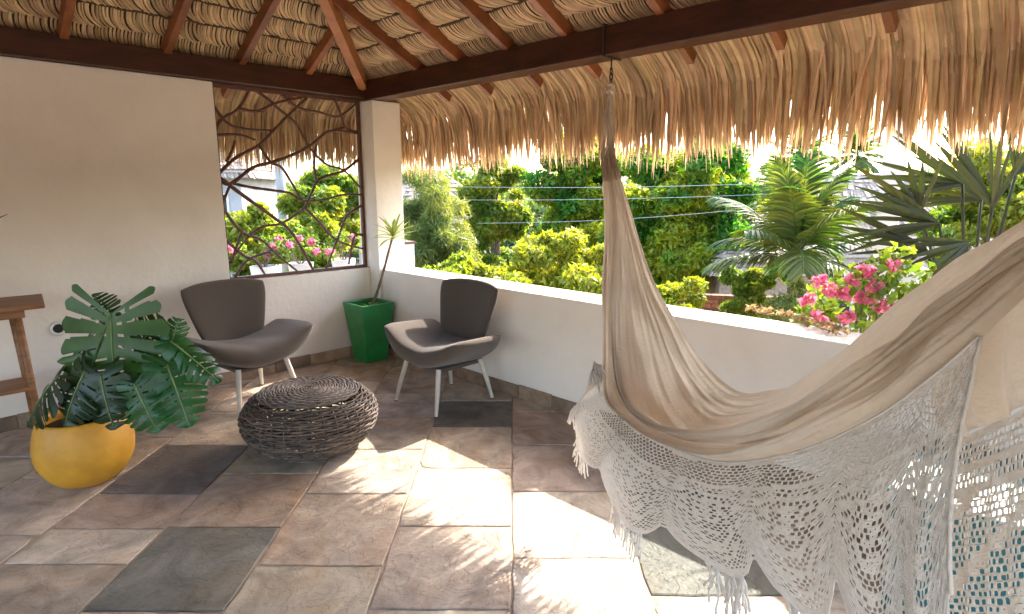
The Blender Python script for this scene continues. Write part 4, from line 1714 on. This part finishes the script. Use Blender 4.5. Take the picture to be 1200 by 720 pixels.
def palm(name, label, crown_px, dist, nf, length, leaf_len, leaf_w, seed, nleaf=44, group=None, min_el=-0.3, max_el=1.45, trunk=0.12, droop=1.1):
    c = onf(*crown_px, dist)
    t = thing(name, label, 'palm', (c[0], c[1], GZ), group)
    ml, ms = MB(), MB()
    r = random.Random(seed)
    for k in range(nf):
        a = k * 2.39996 + r.uniform(-.2, .2)
        el = min_el + (max_el - min_el) * (1 - k / nf) ** 1.0
        frond(ml, ms, c, (math.cos(a) * math.cos(el), math.sin(a) * math.cos(el), math.sin(el)), length * r.uniform(0.85, 1.1), droop * r.uniform(0.8, 1.2), nleaf, leaf_len, leaf_w, seed * 50 + k)
    ml.build('fronds', M_PALM, t)
    ms.build('frond_stalks', M_STEM, t, smooth=True)
    m = MB()
    b0 = np.array([c[0], c[1], GZ + 0.002])
    m.tube(catmull([b0, (b0 + c) / 2 + rt * 0.1, c], 14), [trunk * (1.15 - 0.35 * i / 13) * (1 + 0.05 * (i % 2)) for i in range(14)], n=10)
    m.build('trunk', M_BARK, t, smooth=True)
    return t


palm('coconut_palm', 'young coconut palm with arching fronds beyond the parapet', (932, 302), 9.0, 17, 1.5, 0.52, 0.042, 5, nleaf=52, min_el=-0.1, max_el=1.5, droop=1.0)
palm('distant_palm', 'far palm silhouetted on the bright sky beside the pale pole', (1005, 181), 42, 16, 2.3, 0.9, 0.14, 6, nleaf=16, group='far palms', min_el=-0.7, max_el=1.5, droop=0.6)
palm('distant_palm', 'far palm silhouetted on the bright sky above the young coconut palm', (938, 182), 40, 16, 2.6, 0.9, 0.14, 7, nleaf=16, group='far palms', min_el=-0.7, max_el=1.5, droop=0.6)

# ---- fan palm beside the parapet
fc = onf(1150, 300, 3.75)
fp = thing('fan_palm', 'large fan palm with stiff split leaves just outside the parapet', 'palm', (fc[0], fc[1], GZ))
fans = [  # hub px, distance, centre direction (screen angle, degrees, 0 right 90 up), spread, radius px, blades, facing tilt
    (1163, 243, 3.7, 93, 78, 112, 9, 0.2), (1100, 262, 3.65, 172, 60, 122, 9, 0.3), (1128, 216, 3.9, 172, 44, 122, 8, -0.3),
    (1085, 292, 3.6, 186, 70, 104, 8, 0.4), (1135, 285, 3.5, 215, 80, 92, 10, 0.2), (1078, 250, 3.8, 120, 70, 62, 6, 0.1),
    (1190, 205, 3.9, 60, 80, 90, 8, 0.1), (1200, 262, 3.7, 20, 100, 120, 9, 0.2), (1150, 235, 4.0, 150, 70, 100, 8, -0.1),
]
rf = random.Random(2)
root = np.array([fc[0], fc[1], 0.2])
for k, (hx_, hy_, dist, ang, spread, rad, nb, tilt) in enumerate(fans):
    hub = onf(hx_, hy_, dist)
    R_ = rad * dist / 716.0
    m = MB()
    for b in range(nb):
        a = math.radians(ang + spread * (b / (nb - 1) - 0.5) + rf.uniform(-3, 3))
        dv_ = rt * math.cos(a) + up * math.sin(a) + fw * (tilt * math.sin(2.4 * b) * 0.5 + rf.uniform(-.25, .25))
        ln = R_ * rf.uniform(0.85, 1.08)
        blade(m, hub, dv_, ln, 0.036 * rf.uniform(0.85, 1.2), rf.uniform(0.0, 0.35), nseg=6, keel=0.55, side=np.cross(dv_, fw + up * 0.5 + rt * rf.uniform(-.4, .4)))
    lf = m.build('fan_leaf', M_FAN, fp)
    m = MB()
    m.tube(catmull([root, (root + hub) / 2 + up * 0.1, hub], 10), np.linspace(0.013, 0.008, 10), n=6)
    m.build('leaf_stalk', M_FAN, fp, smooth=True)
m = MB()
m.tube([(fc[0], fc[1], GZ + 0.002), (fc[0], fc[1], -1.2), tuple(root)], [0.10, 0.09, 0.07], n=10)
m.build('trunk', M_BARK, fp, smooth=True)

# ---- bougainvillea
bc = onp(1005, 352, XN, 3.66)
bg_ = thing('bougainvillea', 'pink flowering bougainvillea leaning over the parapet under the fan palm', 'shrub', (bc[0], bc[1], GZ))
m = MB()
cls, pinks = [], []
rb = random.Random(8)
ends = [(955, 372), (975, 350), (1000, 330), (1030, 320), (1045, 345), (985, 385), (1015, 370), (1050, 305), (1065, 335), (1035, 382), (960, 350), (1080, 350), (1100, 330), (1010, 345)]
for (x, y) in ends:
    e = onp(x, y, XN, 3.62 + rb.uniform(0, 0.35))
    st = np.array([bc[0] + 0.25, bc[1] - 0.05, GZ + 0.002])
    m.tube(catmull([st, np.array([bc[0] + 0.22, bc[1], 0.1]), (e + np.array([bc[0] + 0.2, bc[1], 0.5])) / 2, e], 12), np.linspace(0.014, 0.003, 12), n=5)
    cls.append((e, np.array([0.12, 0.12, 0.10])))
m.build('stems', M_BARK, bg_, smooth=True)
leaf_cloud('leaves', cls, 60, 0.06, 0.042, M_BOUGLEAF, bg_, 61, flat=0.3)
for (x, y) in [(948, 352), (960, 372), (975, 340), (990, 345), (1000, 328), (1012, 350), (1025, 335), (975, 388), (1032, 358), (1048, 310), (960, 330), (1015, 318), (992, 372), (1050, 365), (1120, 330)]:
    pinks.append((onp(x, y, XN, 3.56 + rb.uniform(0, 0.12)), np.array([0.042, 0.042, 0.038])))
for q_, p_ in enumerate(pinks):
    leaf_cloud('flower_cluster', [p_], 34, 0.042, 0.036, M_PINK, bg_, 620 + q_, flat=0.2)
# trailing dry sprigs lying on the parapet
sp = thing('trailing_sprig', 'dry trailing sprig with curled leaves on top of the parapet', 'plant', tuple(onz(910, 372, PT)))
m = MB()
pts = [onz(x, y, PT + 0.012) for x, y in ((885, 366), (905, 369), (930, 374), (960, 384), (985, 392))]
m.tube(catmull(pts, 20), 0.003, n=5)
m.build('stem', M_BARK, sp)
leaf_cloud('leaves', [(p + up * 0.022, np.array([0.06, 0.07, 0.018])) for p in catmull(pts, 8)], 14, 0.042, 0.03, M_DRY, sp, 63, flat=0.6)

# ---- pink flowers and white pots behind the screen, on a ledge outside
lg = thing('outer_ledge', 'white ledge outside the screen carrying flower pots', 'ledge', (2.6, 6.3, 0))
m = MB()
m.box(0.8, 4.6, 6.2, 6.55, GZ + 0.003, 0.55)
m.build('ledge_block', M_PLASTER, lg)
for k, (x, y, lab) in enumerate(((308, 300, 'round white pot on the outer ledge nearest the cream wall'), (352, 303, 'round white pot in the middle of the outer ledge'), (402, 300, 'round white pot on the outer ledge nearest the column'))):
    c = onp(x, y, YN, 6.38)
    pz = np.array([c[0], c[1], 0.5515])
    fpz = thing('flower_pot', lab, 'pot', tuple(pz), 'white flower pots on the outer ledge')
    m = MB()
    m.lathe([(0.001, 0), (0.08, 0.001), (0.12, 0.06), (0.135, 0.16), (0.14, 0.20), (0.125, 0.20), (0.12, 0.17), (0.001, 0.165)], pz, n=32)
    m.build('bowl', M_SOCKET, fpz, smooth=True)
    pt = thing('potted_bougainvillea', ['pink flowering plant in the white pot nearest the cream wall', 'pink flowering plant in the middle white pot', 'pink flowering plant in the white pot nearest the column'][k], 'plant', tuple(pz + up * 0.17), 'potted pink flowers outside the screen')
    m = MB()
    cc = []
    for q in range(8):
        e = pz + np.array([rb.uniform(-.30, .30), rb.uniform(-.2, .2), rb.uniform(0.26, 0.48)])
        m.tube(catmull([pz + up * 0.166, (pz + e) / 2 + up * 0.14, e], 8), np.linspace(0.006, 0.002, 8), n=5)
        cc.append((e, np.array([0.09, 0.09, 0.07])))
    m.build('stems', M_BARK, pt)
    leaf_cloud('leaves', cc, 40, 0.055, 0.04, M_BOUGLEAF, pt, 200 + k, flat=0.3)
    for q_, (c_, _) in enumerate(cc[::2]):
        leaf_cloud('flower_cluster', [(c_ + np.array([rb.uniform(-.05, .05), -0.05, rb.uniform(-.02, .06)]), np.array([0.05, 0.05, 0.045]))], 30, 0.045, 0.04, M_PINK, pt, 220 + 10 * k + q_, flat=0.2)

# ---- pale post outside by the column
c = onp(476, 298, XN, 4.2)
pp = thing('pale_blue_post', 'pale blue square post with a dark cap outside beside the white column', 'post', (c[0], c[1], GZ))
m = MB()
ztop = onp(476, 286, XN, 4.2)[2]
m.box(c[0] - 0.07, c[0] + 0.07, c[1] - 0.07, c[1] + 0.07, GZ + 0.002, ztop)
m.build('shaft', M_PALEBLUE, pp)
m = MB()
m.box(c[0] - 0.085, c[0] + 0.085, c[1] - 0.085, c[1] + 0.085, ztop + 0.001, ztop + 0.03)
m.build('cap', M_IRON, pp)

# ---- utility poles and wires
def pole(name, label, pxx, pyb, dist, top_z, r0, r1, material, square=False):
    c = onf(pxx, pyb, dist)
    t = thing(name, label, 'utility pole', (c[0], c[1], GZ))
    m = MB()
    if square:
        for (a, b) in ((GZ + 0.002, top_z),):
            m.bar((c[0], c[1], a), (c[0], c[1], b), 2 * r0, 2 * r0 * 0.7, upv=tuple(rt * 0.6 + fw * 0.8), taper=r1 / r0)
    else:
        m.tube([(c[0], c[1], GZ + 0.002), (c[0], c[1], top_z)], [r0, r1], n=14)
    m.build('shaft', material, t, smooth=not square)
    for zz in (top_z - 0.35, top_z - 0.75):
        m = MB()
        p = np.array([c[0], c[1], zz])
        m.bar(p - rt * 0.75 - fw * (r0 + .03), p + rt * 0.75 - fw * (r0 + .03), 0.08, 0.09)
        ca = m.build('cross_arm', M_BARK, t)
        for q in (-0.62, -0.2, 0.35, 0.65):
            m = MB()
            m.lathe([(0.001, 0), (0.03, 0.0), (0.045, 0.05), (0.03, 0.07), (0.04, 0.10), (0.001, 0.13)], tuple(p + rt * q - fw * (r0 + .03) + up * 0.0455), n=10)
            m.build('insulator', M_SOCKET, ca)
    return c


pc1 = pole('utility_pole', 'tall pale concrete pole behind the fan palm', 1042, 240, 8.5, 6.2, 0.145, 0.12, M_CONCRETE, square=True)
pc2 = pole('utility_pole', 'thin grey pole seen through the branch screen', 330, 230, 17, 7.0, 0.15, 0.11, M_GREYWALL)
for k, (pa, pb, da, db, lab) in enumerate((
        ((440, 217), (1120, 207), 13.5, 8.6, 'topmost of the pale cables strung in front of the dark trees'),
        ((440, 233), (1120, 218), 13.5, 8.6, 'middle of the pale cables strung in front of the dark trees'),
        ((560, 262), (1000, 232), 12.5, 9.2, 'lowest of the pale cables strung in front of the dark trees'),
        ((380, 196), (1120, 160), 16, 8.6, 'dark cable crossing the bright sky under the thatch fringe'))):
    A0, B0 = onf(*pa, da), onf(*pb, db)
    m = MB()
    m.tube([A0 + (B0 - A0) * t - up * (0.10 * math.sin(PI * t)) for t in np.linspace(0, 1, 24)], 0.0042 if k < 3 else 0.006, n=5)
    tag(m.build('overhead_cable', M_WIRE if k < 3 else M_BLACKIRON), lab, 'cable', 'overhead cables over the garden')

# ---- neighbouring thatched houses
def thatched_house(label, ridge_px, eave_y, dist, half_w, half_d, wall, seed, group='thatched houses in the garden'):
    ap = onf(*ridge_px, dist)
    ez = onf(ridge_px[0], eave_y, dist)[2]
    cx, cy = ap[0], ap[1]
    t = thing('thatched_house', label, 'house', (cx, cy, GZ), group)
    m = MB()
    e1, e2 = rt, fw
    hw_, hd_ = half_w, half_d
    P = lambda a, b, z: np.array([cx, cy, 0]) + e1 * a + e2 * b + up * z
    wz = ez + 0.25
    m.hexa([P(-hw_ * .82, -hd_ * .82, GZ + 0.003), P(hw_ * .82, -hd_ * .82, GZ + 0.003), P(hw_ * .82, hd_ * .82, GZ + 0.003), P(-hw_ * .82, hd_ * .82, GZ + 0.003),
            P(-hw_ * .82, -hd_ * .82, wz), P(hw_ * .82, -hd_ * .82, wz), P(hw_ * .82, hd_ * .82, wz), P(-hw_ * .82, hd_ * .82, wz)])
    m.build('wall', wall, t)
    for wx in (-0.45, 0.45):
        m = MB()
        a, b = P(hw_ * wx - 0.45, -hd_ * .82 - 0.015, wz - 1.6), P(hw_ * wx + 0.45, -hd_ * .82 - 0.015, wz - 1.6)
        m.bar((a + b) / 2 * 1 - e1 * 0.45, (a + b) / 2 + e1 * 0.45, 0.03, 1.0)
        wd_ = m.build('window', M_WINDOW, t)
        m = MB()
        mid = (a + b) / 2 - e2 * 0.02
        o_, i_ = (0.53, 0.56), (0.45, 0.50)
        ring_ = []
        for dp in (0.03, -0.03):
            for hx2, hz2 in (o_, i_):
                ring_ += [mid + e1 * sx2 * hx2 + up * sz2 * hz2 + e2 * dp for sx2, sz2 in ((-1, -1), (1, -1), (1, 1), (-1, 1))]
        fs_ = []
        for i2 in range(4):
            j2 = (i2 + 1) % 4
            fs_ += [(i2, j2, 4 + j2, 4 + i2), (8 + i2, 8 + j2, 12 + j2, 12 + i2), (i2, j2, 8 + j2, 8 + i2), (4 + i2, 4 + j2, 12 + j2, 12 + i2)]
        m.add(ring_, fs_)
        m.build('window_frame', M_SOCKET, wd_)
    r = random.Random(seed)
    # hipped thatch: strips laid in courses on the four slopes
    m = MB()
    rl = max(0.0, hw_ - hd_)
    za = ap[2]
    E = [P(-hw_, -hd_, ez), P(hw_, -hd_, ez), P(hw_, hd_, ez), P(-hw_, hd_, ez)]
    R0, R1 = P(-rl, 0, za), P(rl + 1e-3, 0, za)
    m.add([E[0], E[1], R1, R0], [(0, 1, 2, 3)])
    m.add([E[2], E[3], R0, R1], [(0, 1, 2, 3)])
    m.add([E[1], E[2], R1], [(0, 1, 2)])
    m.add([E[3], E[0], R0], [(0, 1, 2)])
    slopes = [(E[0], E[1], R0, R1), (E[2], E[3], R1, R0), (E[1], E[2], R1, R1), (E[3], E[0], R0, R0)]
    for A0, B0, C0, D0 in slopes:
        for course in range(12):
            v = course / 11
            n_ = int(70 * (1 - 0.6 * v))
            nm = np.cross(B0 - A0, (C0 + D0) / 2 - A0)
            nm /= np.linalg.norm(nm)
            for q in range(n_):
                u = (q + r.uniform(0, 1)) / n_
                lo_ = A0 + (B0 - A0) * u
                hi_ = C0 + (D0 - C0) * u
                p1 = lo_ + (hi_ - lo_) * min(1, v + 0.10)
                p0 = lo_ + (hi_ - lo_) * (v - 0.04) + nm * r.uniform(0.03, 0.09) - up * (0.2 if course == 0 else 0)
                sdv = (B0 - A0) / np.linalg.norm(B0 - A0)
                w_ = r.uniform(0.05, 0.12)
                m.add([p1 - sdv * w_ + nm * 0.02, p1 + sdv * w_ + nm * 0.02, p0 + sdv * w_ * .5 + sdv * r.uniform(-.06, .06), p0 - sdv * w_ * .5], [(0, 1, 2, 3)])
    stuff(m.build('thatch', M_ROOFTHATCH, t))


thatched_house('thatched house with a grey wall seen through the branch screen', (235, 158), 204, 26, 2.8, 2.2, M_GREYWALL, 1)
thatched_house('thatched house roof behind the young coconut palm and the pale pole', (1010, 204), 292, 20, 3.6, 2.6, M_PLASTER, 2)
thatched_house('small thatched roof half hidden between the feathery tree and the light tree', (498, 200), 252, 26, 3.0, 2.4, M_GREYWALL, 3)
thatched_house('low thatched hut under the dense tree beside the young palm', (890, 262), 305, 14.5, 1.5, 1.3, M_ROOFTHATCH, 4)

# ---- brick garden wall, brick by brick
bw = thing('brick_garden_wall', 'low red brick garden wall below the young coconut palm', 'wall', tuple(onf(860, 355, 11.0) * np.array([1, 1, 0]) + up * GZ))
pA, pB = onf(770, 342, 11.2), onf(960, 342, 10.6)
zt = -0.35
dv_ = (pB - pA) * np.array([1, 1, 0])
Lw = np.linalg.norm(dv_)
dv_ /= Lw
nv_ = np.cross(dv_, up)
m = MB()
q0, q1 = np.array([pA[0], pA[1], 0]), np.array([pB[0], pB[1], 0])
m.bar(q0 + up * (GZ + (zt - GZ) / 2 + 0.002), q1 + up * (GZ + (zt - GZ) / 2 + 0.002), 0.14, zt - GZ - 0.02)
m.build('mortar_core', M_MORTAR, bw)
bl, bh = 0.235, 0.072
brick_me = None
for rowi in range(9):
    z = zt - 0.005 - rowi * (bh + 0.012)
    x = -0.12 * (rowi % 2)
    while x < Lw:
        a, b = max(x, 0.0), min(x + bl, Lw)
        if b - a > 0.08:
            cpos = q0 + dv_ * (a + b) / 2 + up * (z - bh / 2)
            if brick_me is None:
                t_ = MB()
                t_.bar(-dv_ * bl / 2, dv_ * bl / 2, 0.165, bh)
                ob = t_.build('brick', M_BRICK, bw)
                brick_me = ob.data
            else:
                ob = link('brick', brick_me, M_BRICK, bw)
            ob.location = cpos
            ob.scale = (1, 1, 1)
        x += bl + 0.012

# ---- teal panel gate low on the right, glimpsed through the lace
tg = thing('teal_chest', 'dark teal wooden chest on the floor behind the hammock lace', 'chest', (2.72, 0.05, 0))
m = MB()
m.box(2.42, 3.10, -0.35, 0.42, 0.004, 0.44)
m.build('chest_body', M_TEAL, tg, bevel=0.01)
m = MB()
m.box(2.40, 3.115, -0.37, 0.44, 0.445, 0.485)
m.build('chest_lid', M_TEAL, tg, bevel=0.01)
for o in bpy.data.objects:
    if '_local' in o:
        del o['_local']
